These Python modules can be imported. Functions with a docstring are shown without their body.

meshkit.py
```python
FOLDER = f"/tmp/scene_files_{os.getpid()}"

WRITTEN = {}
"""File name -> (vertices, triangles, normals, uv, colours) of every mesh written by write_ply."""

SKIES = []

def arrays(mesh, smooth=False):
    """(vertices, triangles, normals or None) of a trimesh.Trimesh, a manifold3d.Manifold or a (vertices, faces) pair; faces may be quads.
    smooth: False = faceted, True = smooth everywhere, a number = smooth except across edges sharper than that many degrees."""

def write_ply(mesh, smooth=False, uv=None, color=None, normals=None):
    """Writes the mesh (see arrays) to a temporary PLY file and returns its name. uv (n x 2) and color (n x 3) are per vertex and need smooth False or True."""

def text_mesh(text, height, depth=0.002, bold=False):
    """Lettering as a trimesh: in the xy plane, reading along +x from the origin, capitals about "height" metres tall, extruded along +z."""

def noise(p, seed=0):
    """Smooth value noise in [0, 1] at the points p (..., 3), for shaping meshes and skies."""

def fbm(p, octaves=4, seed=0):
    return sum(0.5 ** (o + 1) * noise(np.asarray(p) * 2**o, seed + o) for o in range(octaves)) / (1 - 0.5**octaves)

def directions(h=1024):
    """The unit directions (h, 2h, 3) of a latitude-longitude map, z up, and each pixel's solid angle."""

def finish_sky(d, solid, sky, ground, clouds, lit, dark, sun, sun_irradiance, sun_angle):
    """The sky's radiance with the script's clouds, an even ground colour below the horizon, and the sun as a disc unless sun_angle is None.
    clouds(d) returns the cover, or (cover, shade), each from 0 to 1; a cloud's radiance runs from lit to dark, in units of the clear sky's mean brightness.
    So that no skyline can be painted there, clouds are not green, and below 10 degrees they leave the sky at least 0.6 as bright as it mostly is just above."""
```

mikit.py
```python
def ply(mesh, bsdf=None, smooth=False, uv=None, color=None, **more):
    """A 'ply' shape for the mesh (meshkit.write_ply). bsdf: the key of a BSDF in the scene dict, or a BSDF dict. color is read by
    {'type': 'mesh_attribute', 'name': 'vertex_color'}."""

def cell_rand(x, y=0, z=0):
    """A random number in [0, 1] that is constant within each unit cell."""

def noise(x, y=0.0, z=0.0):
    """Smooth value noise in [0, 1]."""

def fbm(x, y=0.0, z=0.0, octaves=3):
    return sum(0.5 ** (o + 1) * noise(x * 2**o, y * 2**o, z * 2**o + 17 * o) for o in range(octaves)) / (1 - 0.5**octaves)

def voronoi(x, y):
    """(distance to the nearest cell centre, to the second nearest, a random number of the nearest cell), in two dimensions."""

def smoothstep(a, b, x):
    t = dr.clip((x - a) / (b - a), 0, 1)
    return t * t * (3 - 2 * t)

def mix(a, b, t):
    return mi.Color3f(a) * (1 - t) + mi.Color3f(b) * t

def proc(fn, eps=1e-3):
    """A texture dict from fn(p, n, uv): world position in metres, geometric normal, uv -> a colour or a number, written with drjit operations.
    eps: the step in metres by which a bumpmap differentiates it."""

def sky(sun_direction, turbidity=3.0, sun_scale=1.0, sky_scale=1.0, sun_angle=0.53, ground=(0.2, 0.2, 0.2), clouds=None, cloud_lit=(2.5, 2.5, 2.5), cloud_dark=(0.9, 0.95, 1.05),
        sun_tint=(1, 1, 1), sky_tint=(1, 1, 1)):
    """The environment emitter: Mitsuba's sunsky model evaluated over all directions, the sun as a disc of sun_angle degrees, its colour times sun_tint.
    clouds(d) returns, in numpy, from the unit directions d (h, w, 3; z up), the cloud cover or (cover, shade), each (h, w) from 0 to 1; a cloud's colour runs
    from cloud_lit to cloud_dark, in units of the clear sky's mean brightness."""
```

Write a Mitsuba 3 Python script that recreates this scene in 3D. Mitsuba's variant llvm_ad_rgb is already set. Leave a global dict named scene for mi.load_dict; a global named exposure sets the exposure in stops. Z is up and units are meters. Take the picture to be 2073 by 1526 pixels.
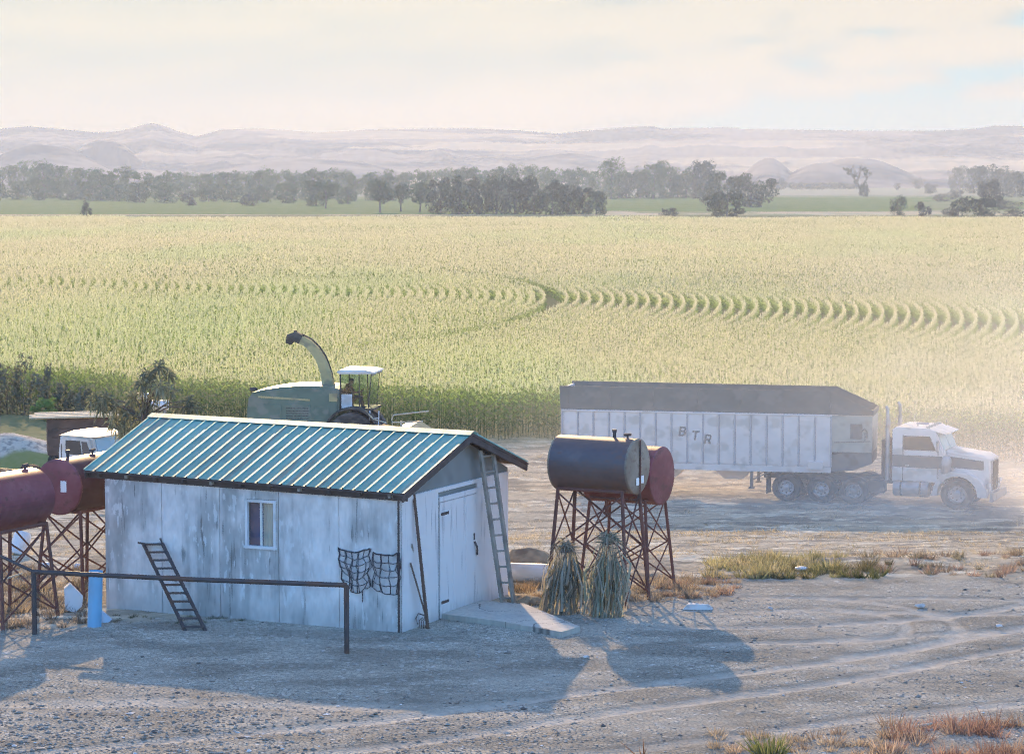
import math
import numpy as np
import trimesh
import manifold3d as m3
import drjit as dr
import mitsuba as mi
import mikit
import meshkit
from mikit import proc, noise, fbm, voronoi, cell_rand, smoothstep, mix

# ------------------------------------------------------------------ camera, sky, air, exposure
F, YH, H = 5200.0, 350.0, 8.0          # focal length in photo pixels, horizon row, camera height
PITCH = math.atan((763 - YH) / F)
exposure = 2.38
T = mi.ScalarTransform4f
scene, labels = {}, {}
scene['haze_medium'] = {'type': 'homogeneous', 'albedo': {'type': 'rgb', 'value': [0.98, 0.962, 0.935]},
                        'sigma_t': {'type': 'rgb', 'value': [0.00033, 0.00036, 0.00042]},
                        'phase': {'type': 'hg', 'g': 0.0}}
scene['camera'] = {'type': 'perspective', 'fov': 2 * math.degrees(math.atan(1036.5 / F)), 'fov_axis': 'x',
                   'near_clip': 0.5, 'far_clip': 20000.0,
                   'to_world': T().look_at(origin=[0, 0, H], target=[0, math.cos(PITCH), H - math.sin(PITCH)], up=[0, 0, 1]),
                   'medium': {'type': 'ref', 'id': 'haze_medium'}}
SUN = np.array([-0.38, 2.6, 1.0])


def cirrus(d):
    """thin high cloud: long streaks, closed towards the sun, torn open to blue farther round to the right"""
    el = np.degrees(np.arcsin(np.clip(d[..., 2], -1, 1)))
    az = np.degrees(np.arctan2(d[..., 0], d[..., 1]))
    z = el * 0
    warp = meshkit.fbm(np.stack([az / 9, el / 3.5, z + 3.3], -1), 4, 5) - .5
    p = np.stack([az / 7.5 + 1.2 * warp, (el - .10 * az) / 1.25 + 1.1 * warp, z], -1)
    streak = meshkit.fbm(p, 5, 11)
    fine = meshkit.fbm(p * [2.2, 3.1, 1] + 5, 4, 17)
    broad = meshkit.fbm(np.stack([az / 26 + .3, el / 11, z + 7], -1), 3, 2)
    off = np.degrees(np.arccos(np.clip(d @ (SUN / np.linalg.norm(SUN)), -1, 1)))
    torn = np.clip((az - .5) / 5, 0, 1) * np.exp(-((az - 12) / 40) ** 2)
    thin = (streak - .5) * 3.0 + (fine - .5) * .9 + (broad - .5) * .6
    away = np.clip((off - 38) / 40, 0, 1)
    cover = np.clip(.96 - away * np.clip(.95 - thin * .5, 0, .9), .06, .97)
    gap = torn * np.clip(.22 - thin * 2.4, 0, .95)
    shade = np.clip(.13 - .85 * (streak - .5) - .4 * (broad - .5) - .6 * (fine - .5), 0, .34)
    shade = np.clip(shade + 1.25 * gap, 0, 1)
    return cover, shade


scene['sky'] = mikit.sky(SUN, turbidity=3, sun_scale=1.0, sky_scale=2.35, sun_tint=(1.24, 1.16, 1.09), sky_tint=(0.33, 0.93, 1.53), clouds=cirrus,
                         cloud_lit=(0.90, 0.70, 0.47), cloud_dark=(0.10, 0.27, 0.37), ground=(0.25, 0.23, 0.19))

# ------------------------------------------------------------------ mesh helpers: a mesh is a pair (vertices, triangles)
R_ = np.random.default_rng(7)


def join(parts):
    vs, fs, n = [], [], 0
    for v, f in parts:
        vs.append(v); fs.append(f + n); n += len(v)
    return np.vstack(vs), np.vstack(fs)


_BF = np.array([[0, 2, 3], [0, 3, 1], [4, 5, 7], [4, 7, 6], [0, 1, 5], [0, 5, 4], [2, 6, 7], [2, 7, 3], [0, 4, 6], [0, 6, 2], [1, 3, 7], [1, 7, 5]])


def box(c, s):
    v = np.array([[x, y, z] for z in (-.5, .5) for y in (-.5, .5) for x in (-.5, .5)]) * np.array(s, float) + np.array(c, float)
    return v, _BF.copy()


def hexa(p):
    """box with 8 given corners: index = x + 2 y + 4 z"""
    return np.array(p, float), _BF.copy()


def hull(pts):
    m = trimesh.convex.convex_hull(np.array(pts, float))
    return np.array(m.vertices), np.array(m.faces)


def cbox(c, s, b=0.01):
    """box with chamfered edges"""
    s = np.array(s, float) / 2
    b = min(b, 0.45 * s.min() * 2)
    pts = []
    for sx in (-1, 1):
        for sy in (-1, 1):
            for sz in (-1, 1):
                q = np.array([sx, sy, sz])
                for k in range(3):
                    e = np.full(3, b); e[k] = 0
                    pts.append(q * (s - e))
    v, f = hull(pts)
    return v + np.array(c, float), f


def bar(p0, p1, w, h, up=(0, 0, 1)):
    """bar of section w (sideways) x h (along up) from p0 to p1"""
    p0, p1, up = np.array(p0, float), np.array(p1, float), np.array(up, float)
    t = p1 - p0; t /= np.linalg.norm(t)
    if abs(t @ up) > .98 * np.linalg.norm(up): up = np.array([0, 1., 0])
    s = np.cross(t, up); s /= np.linalg.norm(s)
    u = np.cross(s, t)
    v = [p + s * w / 2 * a + u * h / 2 * b for p in (p0, p1) for b in (-1, 1) for a in (-1, 1)]
    v = np.array(v)
    m = trimesh.Trimesh(v, _BF, process=False)
    f = _BF if m.volume > 0 else _BF[:, ::-1]
    return v, f.copy()


def tube(pts, r, n=8, cap=True):
    p = np.array(pts, float)
    r = np.broadcast_to(np.array(r, float), (len(p),))
    t = np.gradient(p, axis=0); t /= np.linalg.norm(t, axis=1, keepdims=True) + 1e-12
    ref = np.array([0, 0, 1.]) if abs(t[:, 2]).mean() < .8 else np.array([1., 0, 0])
    a = np.cross(t, ref); a /= np.linalg.norm(a, axis=1, keepdims=True) + 1e-12
    b = np.cross(t, a)
    g = np.arange(n) * 2 * np.pi / n
    v = (p[:, None] + r[:, None, None] * (np.cos(g)[None, :, None] * a[:, None] + np.sin(g)[None, :, None] * b[:, None])).reshape(-1, 3)
    f = []
    for i in range(len(p) - 1):
        for j in range(n):
            k = (j + 1) % n
            f += [[i * n + j, i * n + k, (i + 1) * n + k], [i * n + j, (i + 1) * n + k, (i + 1) * n + j]]
    if cap:
        v = np.vstack([v, p[0], p[-1]])
        c0, c1, o = len(v) - 2, len(v) - 1, (len(p) - 1) * n
        for j in range(n):
            k = (j + 1) % n
            f += [[c0, k, j], [c1, o + j, o + k]]
    return v, np.array(f)[:, ::-1]


def lathe(prof, n=32, axis=(0, 0, 1), origin=(0, 0, 0)):
    """profile of (radius, height) spun about the axis"""
    prof = np.array(prof, float)
    g = np.arange(n) * 2 * np.pi / n
    ax = np.array(axis, float); ax /= np.linalg.norm(ax)
    ref = np.array([0, 0, 1.]) if abs(ax[2]) < .9 else np.array([1., 0, 0])
    a = np.cross(ref, ax); a /= np.linalg.norm(a); b = np.cross(ax, a)
    v = np.array(origin, float) + prof[:, None, :1] * (np.cos(g)[None, :, None] * a + np.sin(g)[None, :, None] * b) + prof[:, None, 1:] * ax
    f = []
    for i in range(len(prof) - 1):
        for j in range(n):
            k = (j + 1) % n
            f += [[i * n + j, i * n + k, (i + 1) * n + k], [i * n + j, (i + 1) * n + k, (i + 1) * n + j]]
    return v.reshape(-1, 3), np.array(f)


def prism(poly, y0, y1, b=0.0):
    """polygon in (x, z), extruded along y from y0 to y1; chamfer b on both ends"""
    import shapely
    pg = shapely.Polygon(poly)
    if not pg.exterior.is_ccw: pg = shapely.Polygon(list(pg.exterior.coords)[::-1], [list(i.coords) for i in pg.interiors])
    if b > 0:
        man = m3.Manifold.extrude(m3.CrossSection([np.array(pg.exterior.coords)[:-1]]), abs(y1 - y0) - 2 * b)
        inner = m3.CrossSection([np.array(pg.exterior.coords)[:-1]]).offset(-b, m3.JoinType.Miter, 2.0)
        core = m3.Manifold.extrude(inner, abs(y1 - y0)).translate([0, 0, -b])
        mesh = (man + core).to_mesh()
        v, f = mesh.vert_properties[:, :3].astype(float), mesh.tri_verts.astype(int)
        v = v + [0, 0, b]
    else:
        m = trimesh.creation.extrude_polygon(pg, abs(y1 - y0), engine='earcut')
        v, f = np.array(m.vertices), np.array(m.faces)
    # (x, z, depth) -> (x, y, z): mirror, so flip the faces
    return np.stack([v[:, 0], min(y0, y1) + v[:, 2], v[:, 1]], 1), f[:, ::-1]


def man(mesh):
    v, f = mesh
    return m3.Manifold(m3.Mesh(np.asarray(v, np.float32), np.asarray(f, np.uint32)))


def unman(m):
    q = m.to_mesh()
    return q.vert_properties[:, :3].astype(float), q.tri_verts.astype(int)


class Frame:
    """right-handed local frame: x along ex, y along ey, z up"""
    def __init__(s, o, ang):
        s.o = np.array(o, float); s.ang = ang
        s.ex = np.array([math.cos(ang), math.sin(ang), 0]); s.ey = np.array([-math.sin(ang), math.cos(ang), 0]); s.ez = np.array([0, 0, 1.])
        s.m = np.stack([s.ex, s.ey, s.ez])

    def __call__(s, mesh):
        if isinstance(mesh, tuple): return np.asarray(mesh[0]) @ s.m + s.o, mesh[1]
        return np.asarray(mesh, float) @ s.m + s.o

    def inv(s, p): return (np.asarray(p, float) - s.o) @ s.m.T


def at(px, py, d):
    """the point of the place that the photograph shows at (px, py), d metres away"""
    x, y = (px - 1036.5) / F, -(py - 763) / F
    c, s = math.cos(PITCH), math.sin(PITCH)
    v = np.array([x, c + y * s, -s + y * c])
    return np.array([0, 0, H]) + v * (d / v[1])


def gz(x, y):
    """height of the ground"""
    x, y = np.asarray(x, float), np.asarray(y, float)
    a = x / np.maximum(y, 1.)
    w = 1 / (1 + np.exp((a + 0.125) / 0.012))                 # left part: the bank is longer
    y0, y1 = 50.5 + 0 * w, 91.0 + 24 * w
    t = np.clip((y - y0) / (y1 - y0), 0, 1)
    e = .12
    r = np.where(t < e, t * t / (2 * e), np.where(t > 1 - e, (1 - e) - (1 - t) ** 2 / (2 * e), t - e / 2)) / (1 - e)
    return -4.4 * r


def gp(px, py):
    """the ground point seen at (px, py)"""
    lo, hi = 20., 4000.
    for _ in range(60):
        m = (lo * hi) ** .5
        p = at(px, py, m)
        if p[2] > gz(p[0], p[1]): lo = m
        else: hi = m
    p = at(px, py, lo); p[2] = gz(p[0], p[1])
    return p


# ------------------------------------------------------------------ entries
def numbered(key):
    if key not in USED: USED.add(key); return key
    k = CNT.get(key, 0) + 1
    while f'{key}_{k:03d}' in USED: k += 1
    CNT[key] = k
    USED.add(f'{key}_{k:03d}'); return f'{key}_{k:03d}'


USED, CNT = set(), {}


def thing(name, label, cat, group=None):
    key = numbered(name)
    labels[key] = {'label': label, 'category': cat}
    if group: labels[key]['group'] = group
    return key


def obj(name, mesh, mat, parent=None, smooth=False, label=None, cat=None, group=None, kind=None, color=None, **kw):
    key = numbered(f'{parent}__{name}' if parent else name)
    if color is not None: smooth = False if smooth is False else True
    scene[key] = mikit.ply(mesh, mat, smooth=smooth, color=color, **kw)
    lab = {}
    if label: lab['label'] = label
    if cat: lab['category'] = cat
    if group: lab['group'] = group
    if kind: lab['kind'] = kind
    if lab: labels[key] = lab
    return key


def leafy(name, mesh, mat, normals, color, parent=None, **lab):
    """foliage whose shading normals follow the mass of the plant rather than each small face"""
    key = numbered(f'{parent}__{name}' if parent else name)
    scene[key] = {'type': 'ply', 'filename': meshkit.write_ply(mesh, False, None, color, normals=normals), 'face_normals': False, 'bsdf': {'type': 'ref', 'id': mat}}
    if lab: labels[key] = lab
    return key


def face_normals(mesh):
    v, f = mesh
    n = np.cross(v[f[:, 1]] - v[f[:, 0]], v[f[:, 2]] - v[f[:, 0]])
    n /= np.linalg.norm(n, axis=1, keepdims=True) + 1e-12
    out = np.zeros_like(v); out[f.ravel()] = np.repeat(n, 3, 0)
    return out


def blend_normals(mesh, target, k):
    n = face_normals(mesh)
    n = np.where((n * target).sum(1, keepdims=True) < 0, -n, n)
    n = n * (1 - k) + target * k
    return n / (np.linalg.norm(n, axis=1, keepdims=True) + 1e-12)


# ------------------------------------------------------------------ materials
def mat(key, d, two=True):
    scene[key] = {'type': 'twosided', 'b': d} if two else d


def plain(key, rgb, rough=.6, metallic=0., spec=.5, vary=.18, scale=3.0, dirt=None):
    """paint or metal with uneven tone and some dirt"""
    def fn(p, n, uv):
        a = fbm(p.x * scale, p.y * scale, p.z * scale, 3)
        c = mi.Color3f(rgb) * (1 - vary + 2 * vary * a)
        if dirt is not None:
            b = smoothstep(.5, .72, fbm(p.x * scale * .7 + 9, p.y * scale * .7, p.z * scale * .7 + 4, 3))
            c = mix(c, dirt, .7 * b)
        return c
    mat(key, {'type': 'principled', 'base_color': proc(fn), 'roughness': rough, 'metallic': metallic, 'specular': spec})


def leafmat(key, trans=1.0, rough=.7):
    scene[key] = {'type': 'principledthin', 'base_color': {'type': 'mesh_attribute', 'name': 'vertex_color'}, 'roughness': rough, 'diff_trans': trans}


leafmat('m_leaf', 1.0)
leafmat('m_corn', 1.12)
leafmat('m_tree_leaf', 0.55, .9)
mat('m_vertex', {'type': 'principled', 'base_color': {'type': 'mesh_attribute', 'name': 'vertex_color'}, 'roughness': .9, 'specular': .2})
# ------------------------------------------------------------------ the ground, one sheet to the hills
def track_np(x, y, lib):
    """nearness (0..1) to the wheel tracks of the yard; lib gives exp"""
    g = lambda d, w: lib.exp(-(d / w) * (d / w))
    w1 = 0.12 * lib.sin(x * 0.9)
    t = g(y - (36.7 + .62 * x + .012 * x * x) - w1, .28) + g(y - (38.5 + .60 * x + .010 * x * x) - w1, .26)
    t = t + .8 * g(y - (34.6 + .50 * x) + w1, .3)
    t = t + .7 * g(y - (38.3 - .02 * x) - w1, .5) / (1 + lib.exp((x + 1.0) / .6))
    t = t + .8 * (g(y - (48.4 - .10 * (x - 4)) - w1, .20) + g(y - (46.6 - .02 * (x - 4)) + w1, .22)) / (1 + lib.exp(-(x - 4.2) / .5))
    r = lib.sqrt((x - 5.3) * (x - 5.3) + (y - 45.2) * (y - 45.2) * .8)
    t = t + .7 * (g(r - 1.7, .16) + g(r - 2.6, .18)) / (1 + lib.exp(-(x - 5.5) / .35))
    r2 = lib.sqrt((x - 3.2) * (x - 3.2) + (y - 52.5) * (y - 52.5) * 1.3)
    t = t + 1.0 * (g(r2 - 8.6, .22) + g(r2 - 10.3, .24)) / (1 + lib.exp(-(x - 3.0) / .5))
    return t


def yard_edge_np(x, lib):
    s = lambda c, w: 1 / (1 + lib.exp(-(x - c) / w))
    return 45.0 + 1.0 * s(-7.0, .3) + 1.0 * s(.3, .3) + 3.5 * s(3.3, .35)


def ground_color(p, n, uv):
    x, y = p.x, p.y
    big, mid, fine = fbm(x * .35, y * .35, 1.0, 3), fbm(x * 1.7, y * 1.7, 2.0, 3), fbm(x * 9, y * 9, 3.0, 3)
    e = yard_edge_np(x, dr) + 1.6 * (mid - .5) + .7 * (fine - .5)
    yard = 1 - smoothstep(-.5, .5, y - e)
    # gravel: speckled grey stones
    v1, v2, r1 = voronoi(x * 14, y * 14)
    v3, v4, r2 = voronoi(x * 33 + 5, y * 33)
    tone = .42 + .75 * r1 + .45 * (r2 - .5)
    gravel = mix((.140, .134, .116), (.365, .335, .272), mi.Float(tone * smoothstep(.0, .12, v2 - v1)))
    gravel = mix(gravel, (.55, .54, .52), smoothstep(.95, .98, r1) * .4)
    tk = track_np(x, y, dr)
    rim = smoothstep(.10, .32, tk) * (1 - smoothstep(.34, .62, tk))
    gravel = gravel * (1 - .33 * rim)
    dust = dr.clip(track_np(x, y, dr) * (.35 + .9 * mid) + .25 * smoothstep(.55, .72, big), 0, 1)
    gravel = gravel * (.80 + .40 * smoothstep(.3, .7, fbm(x * .8 + 3, y * 1.6, 6.0, 3)))
    gravel = mix(gravel, mi.Color3f(.49, .445, .37) * (.8 + .4 * fine), .82 * dust)
    # dry bank: straw, bare dirt, grey litter
    st = fbm(x * .8, y * 1.5, 7.0, 4)
    straw = mix((.44, .37, .265), (.23, .205, .165), smoothstep(.40, .66, st))
    straw = mix(straw, (.60, .53, .40), smoothstep(.56, .72, fbm(x * 1.1 + 31, y * 2.2, 4.0, 3)))
    straw = straw * (.72 + .56 * fine)
    weedy = smoothstep(-.11, -.135, x / dr.maximum(y, 1.)) * smoothstep(76, 92, y) * smoothstep(.30, .5, st)
    straw = mix(straw, (.20, .235, .085), .8 * weedy)
    green = mix((.08, .155, .035), (.13, .20, .06), big)
    soil = mix((.20, .20, .10), (.13, .15, .065), mid)
    far = smoothstep(112, 124, y)
    c = mix(mix(straw, soil, far), gravel, yard)
    a = x / dr.maximum(y, 1.)
    big2 = fbm(x * .02, y * .008, 5.0, 3)
    strip = smoothstep(.02, .045, a) * (1 - smoothstep(815, 850, y + 60 * (big2 - .5))) + .9 * (1 - smoothstep(762, 772, y))
    fld = mix(green, mix((.58, .46, .27), (.30, .29, .14), smoothstep(.42, .66, fbm(x * .06, y * .025, 2.0, 3))), dr.clip(strip, 0, 1))
    fld = mix(fld, (.36, .33, .22), smoothstep(1250, 1500, y + 200 * (big2 - .5)))
    fld = mix(fld, (.30, .28, .16), .6 * smoothstep(.15, .17, a) * smoothstep(.4, .6, fbm(x * .05, y * .02, 8.0, 3)))
    return mix(c, fld, smoothstep(752, 757, y))


def ground_relief(p, n, uv):
    x, y = p.x, p.y
    v1, v2, r1 = voronoi(x * 14, y * 14)
    return .017 * r1 * smoothstep(.0, .25, v2 - v1) + .03 * fbm(x * 3, y * 3, 0.0, 3)


scene['m_ground'] = {'type': 'bumpmap', 'b': {'type': 'twosided', 'b': {'type': 'principled', 'base_color': proc(ground_color), 'roughness': .95, 'specular': .15}},
                     't': proc(ground_relief, 4e-3), 'scale': 1.0}


def spread(lo, hi, step, grow, end):
    a = list(np.arange(lo, hi + 1e-6, step)); s = step
    while a[-1] < end:
        s *= grow; a.append(min(a[-1] + s, end))
    return np.array(a)


def relief(x, y):
    q = np.stack([x, y, x * 0], -1)
    h = .09 * (meshkit.fbm(q * .55, 3, 3) - .5) + .05 * (meshkit.fbm(q * 2.3, 3, 4) - .5) + .03 * (meshkit.fbm(q * 7.1, 2, 5) - .5)
    wild = np.clip((y - yard_edge_np(x, np)) / 1.5, 0, 1)
    h = h * (.42 + 1.1 * wild) + wild * .07 * (meshkit.fbm(q * [.5, 1.1, 1], 3, 8) - .5)
    pad = np.clip(1 - np.hypot(x + 4.5, (y - 46.5)) / 5.5, 0, 1)
    return h * (1 - .5 * np.clip(pad * 3, 0, 1)) - .05 * np.clip(track_np(x, y, np), 0, 1.2) * (1 - wild)


def ground_z(x, y):
    return gz(x, y) + relief(np.asarray(x, float), np.asarray(y, float))


def make_ground():
    xs = spread(-11, 13, .1, 1.13, 5000)
    left = -spread(11, 11.1, .1, 1.13, 5000)[2:][::-1]
    xs = np.concatenate([left, xs])
    ys = np.concatenate([[-400, -200, -100, -40, 0, 15, 25, 30], np.arange(33, 54, .1), np.arange(54, 125, .4), spread(125, 128, 1., 1.09, 4600)])
    X, Y = np.meshgrid(xs, ys)
    near = np.clip((135 - Y) / 20, 0, 1) * np.clip((30 - np.abs(X)) / 8, 0, 1)
    Z = gz(X, Y) + near * relief(X, Y) + np.clip((Y - 750) / 100, 0, 1) * 1.2 * (meshkit.fbm(np.stack([X * .01, Y * .006, X * 0], -1), 3, 9) - .5)
    n, m = X.shape
    i = np.arange(n * m).reshape(n, m)
    f = np.stack([i[:-1, :-1], i[:-1, 1:], i[1:, 1:], i[1:, :-1]], -1).reshape(-1, 4)
    f = np.vstack([f[:, [0, 1, 2]], f[:, [0, 2, 3]]])
    obj('ground', (np.stack([X, Y, Z], -1).reshape(-1, 3), f), 'm_ground', smooth=True, kind='structure')


make_ground()


# ------------------------------------------------------------------ hills on the horizon
def hill_color(p, n, uv):
    s = fbm(p.x * .006, p.y * .004, p.z * .03, 4)
    f = fbm(p.x * .03, p.y * .02, p.z * .1, 3)
    c = mix((.30, .275, .28), (.05, .064, .105), smoothstep(.42, .62, s))
    c = mix(c, (.52, .46, .38), smoothstep(.58, .68, fbm(p.x * .004 + 11, p.y * .003, p.z * .05, 3)))
    return c * (.85 + .3 * f)


mat('m_hills', {'type': 'diffuse', 'reflectance': proc(hill_color)})


def make_hills():
    az = np.linspace(-.42, .42, 900); ds = np.linspace(0, 1.25, 120)
    px = np.array([-4000, -2500, -1500, -800, -300, 0, 60, 130, 200, 240, 270, 296, 310, 326, 360, 400, 450, 520, 580, 640, 750, 850, 940, 1040, 1130, 1200, 1260, 1300, 1322, 1340, 1440, 1475, 1500, 1740, 1900, 1960, 2010, 2073, 2300, 2700, 3500, 5000, 6000])
    py = np.array([262, 268, 255, 264, 258, 262, 256.5, 262, 269, 267, 260, 253, 250, 253, 265, 277, 263, 260.5, 264, 269, 263, 261.5, 260, 264, 271, 264, 259, 256, 256, 261, 259, 258.5, 262, 265, 265, 262, 255, 256, 262, 252, 266, 258, 262])
    ry = np.interp(1036.5 + az * F, px, py) + .5 * (meshkit.fbm(np.stack([az * 160, az * 0, az * 0], -1), 3, 3) - .5)
    D = 3700 + 260 * (meshkit.noise(np.stack([az * 14, az * 0, az * 0 + 2], -1)) - .5)
    A, Tt = np.meshgrid(az, ds)
    d = 2050 + (D[None] - 2050) * Tt
    top = H + (YH - ry)[None] / F * D[None]
    q = np.stack([A * 26, Tt * 3.2, A * 0], -1)
    ridge = np.abs(meshkit.fbm(q, 4, 6) - .5) * 2
    ridge2 = meshkit.fbm(np.stack([A * 70, Tt * 7, A * 0 + 4], -1), 4, 16)
    h = -6 + (top + 6) * np.where(Tt <= 1, .10 * Tt + .90 * Tt ** 1.9, 1 - 1.2 * (Tt - 1) ** 1.2)
    h = h + np.clip(Tt * (1 - Tt), 0, 1) * (62 * (.55 - ridge) + 26 * (ridge2 - .5))
    gully = np.abs(meshkit.fbm(np.stack([A * 190 + 2 * ridge2, Tt * 9, A * 0 + 8], -1), 3, 26) - .5) * 2
    h = h - np.clip(Tt * (1.05 - Tt), 0, 1) * 15 * (.5 - gully)
    for (kx, ky, kd, w) in ((90, 296, 2600, 150), (215, 283, 2900, 95), (1555, 320, 2350, 60), (1730, 322, 2450, 130), (1660, 330, 2300, 90), (620, 322, 2700, 260), (1150, 310, 2800, 160), (-150, 300, 2500, 120)):
        a0 = (kx - 1036.5) / F
        hh = (YH - ky) / F * kd + H
        h = np.maximum(h, -8 + (hh + 8) * np.exp(-np.abs((A - a0) * F / w) ** 2.3 - ((d - kd) / 240) ** 2) + 5 * (ridge2 - .5))
    lim = (top * d / D[None]) - 3
    h = np.where(Tt < 1, np.minimum(h, np.where(Tt > .93, np.maximum(h, lim), lim) if False else np.minimum(h, lim + 3)), h)
    P = np.stack([A * d, d, np.maximum(h, -9)], -1)
    n, m = A.shape
    i = np.arange(n * m).reshape(n, m)
    f = np.stack([i[:-1, :-1], i[:-1, 1:], i[1:, 1:], i[1:, :-1]], -1).reshape(-1, 4)
    f = np.vstack([f[:, [0, 1, 2]], f[:, [0, 2, 3]]])
    obj('hills', (P.reshape(-1, 3), f), 'm_hills', smooth=True, kind='structure')


make_hills()


# ------------------------------------------------------------------ foliage tools
def tri_cloud(T_, C):
    """triangles (n, 3, 3) with colours (n, 3) -> mesh and vertex colours"""
    T_ = np.asarray(T_, float)
    return (T_.reshape(-1, 3), np.arange(len(T_) * 3).reshape(-1, 3)), np.clip(np.repeat(np.asarray(C, float), 3, 0), .005, .95)


def blades(base, direction, length, width, rng, droop=.5, seg=2):
    """curved leaf blades: base (n,3), direction (n,3) unit; returns triangles (n*(2*seg-1), 3, 3) and the owner of each"""
    n = len(base)
    length, width = np.broadcast_to(length, (n,)), np.broadcast_to(width, (n,))
    side = np.cross(direction, rng.normal(size=(n, 3))); side /= np.linalg.norm(side, axis=1, keepdims=True) + 1e-9
    pts = []
    for k in range(seg + 1):
        t = k / seg
        pts.append(base + direction * (length * t)[:, None] + np.array([0, 0, -1.]) * (droop * length * t * t)[:, None])
    out, own = [], []
    prof = [1., .8, .55, .35][:seg]
    for k in range(seg):
        w0 = side * (width * (.6 if k == 0 and seg > 1 else prof[k]))[:, None] / 2
        w1 = side * (width * (prof[k + 1] if k + 1 < seg else 0))[:, None] / 2
        a, b, c, d = pts[k] - w0, pts[k] + w0, pts[k + 1] + w1, pts[k + 1] - w1
        out.append(np.stack([a, b, c], 1)); own.append(np.arange(n))
        if k < seg - 1: out.append(np.stack([a, c, d], 1)); own.append(np.arange(n))
    return np.concatenate(out), np.concatenate(own)


def unit(v): return v / (np.linalg.norm(v, axis=-1, keepdims=True) + 1e-9)


# ------------------------------------------------------------------ the cornfield: rows bent round the pivot of the irrigation boom
PIVOT = np.array([-156., 216.])


def corn_front(a):
    """distance of the field's near edge, by bearing"""
    return np.interp(a, [-.24, -.19, -.12, -.02, .03, .12, .2, .26], [137, 132, 126, 120, 117.5, 113, 108.5, 105])


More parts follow.
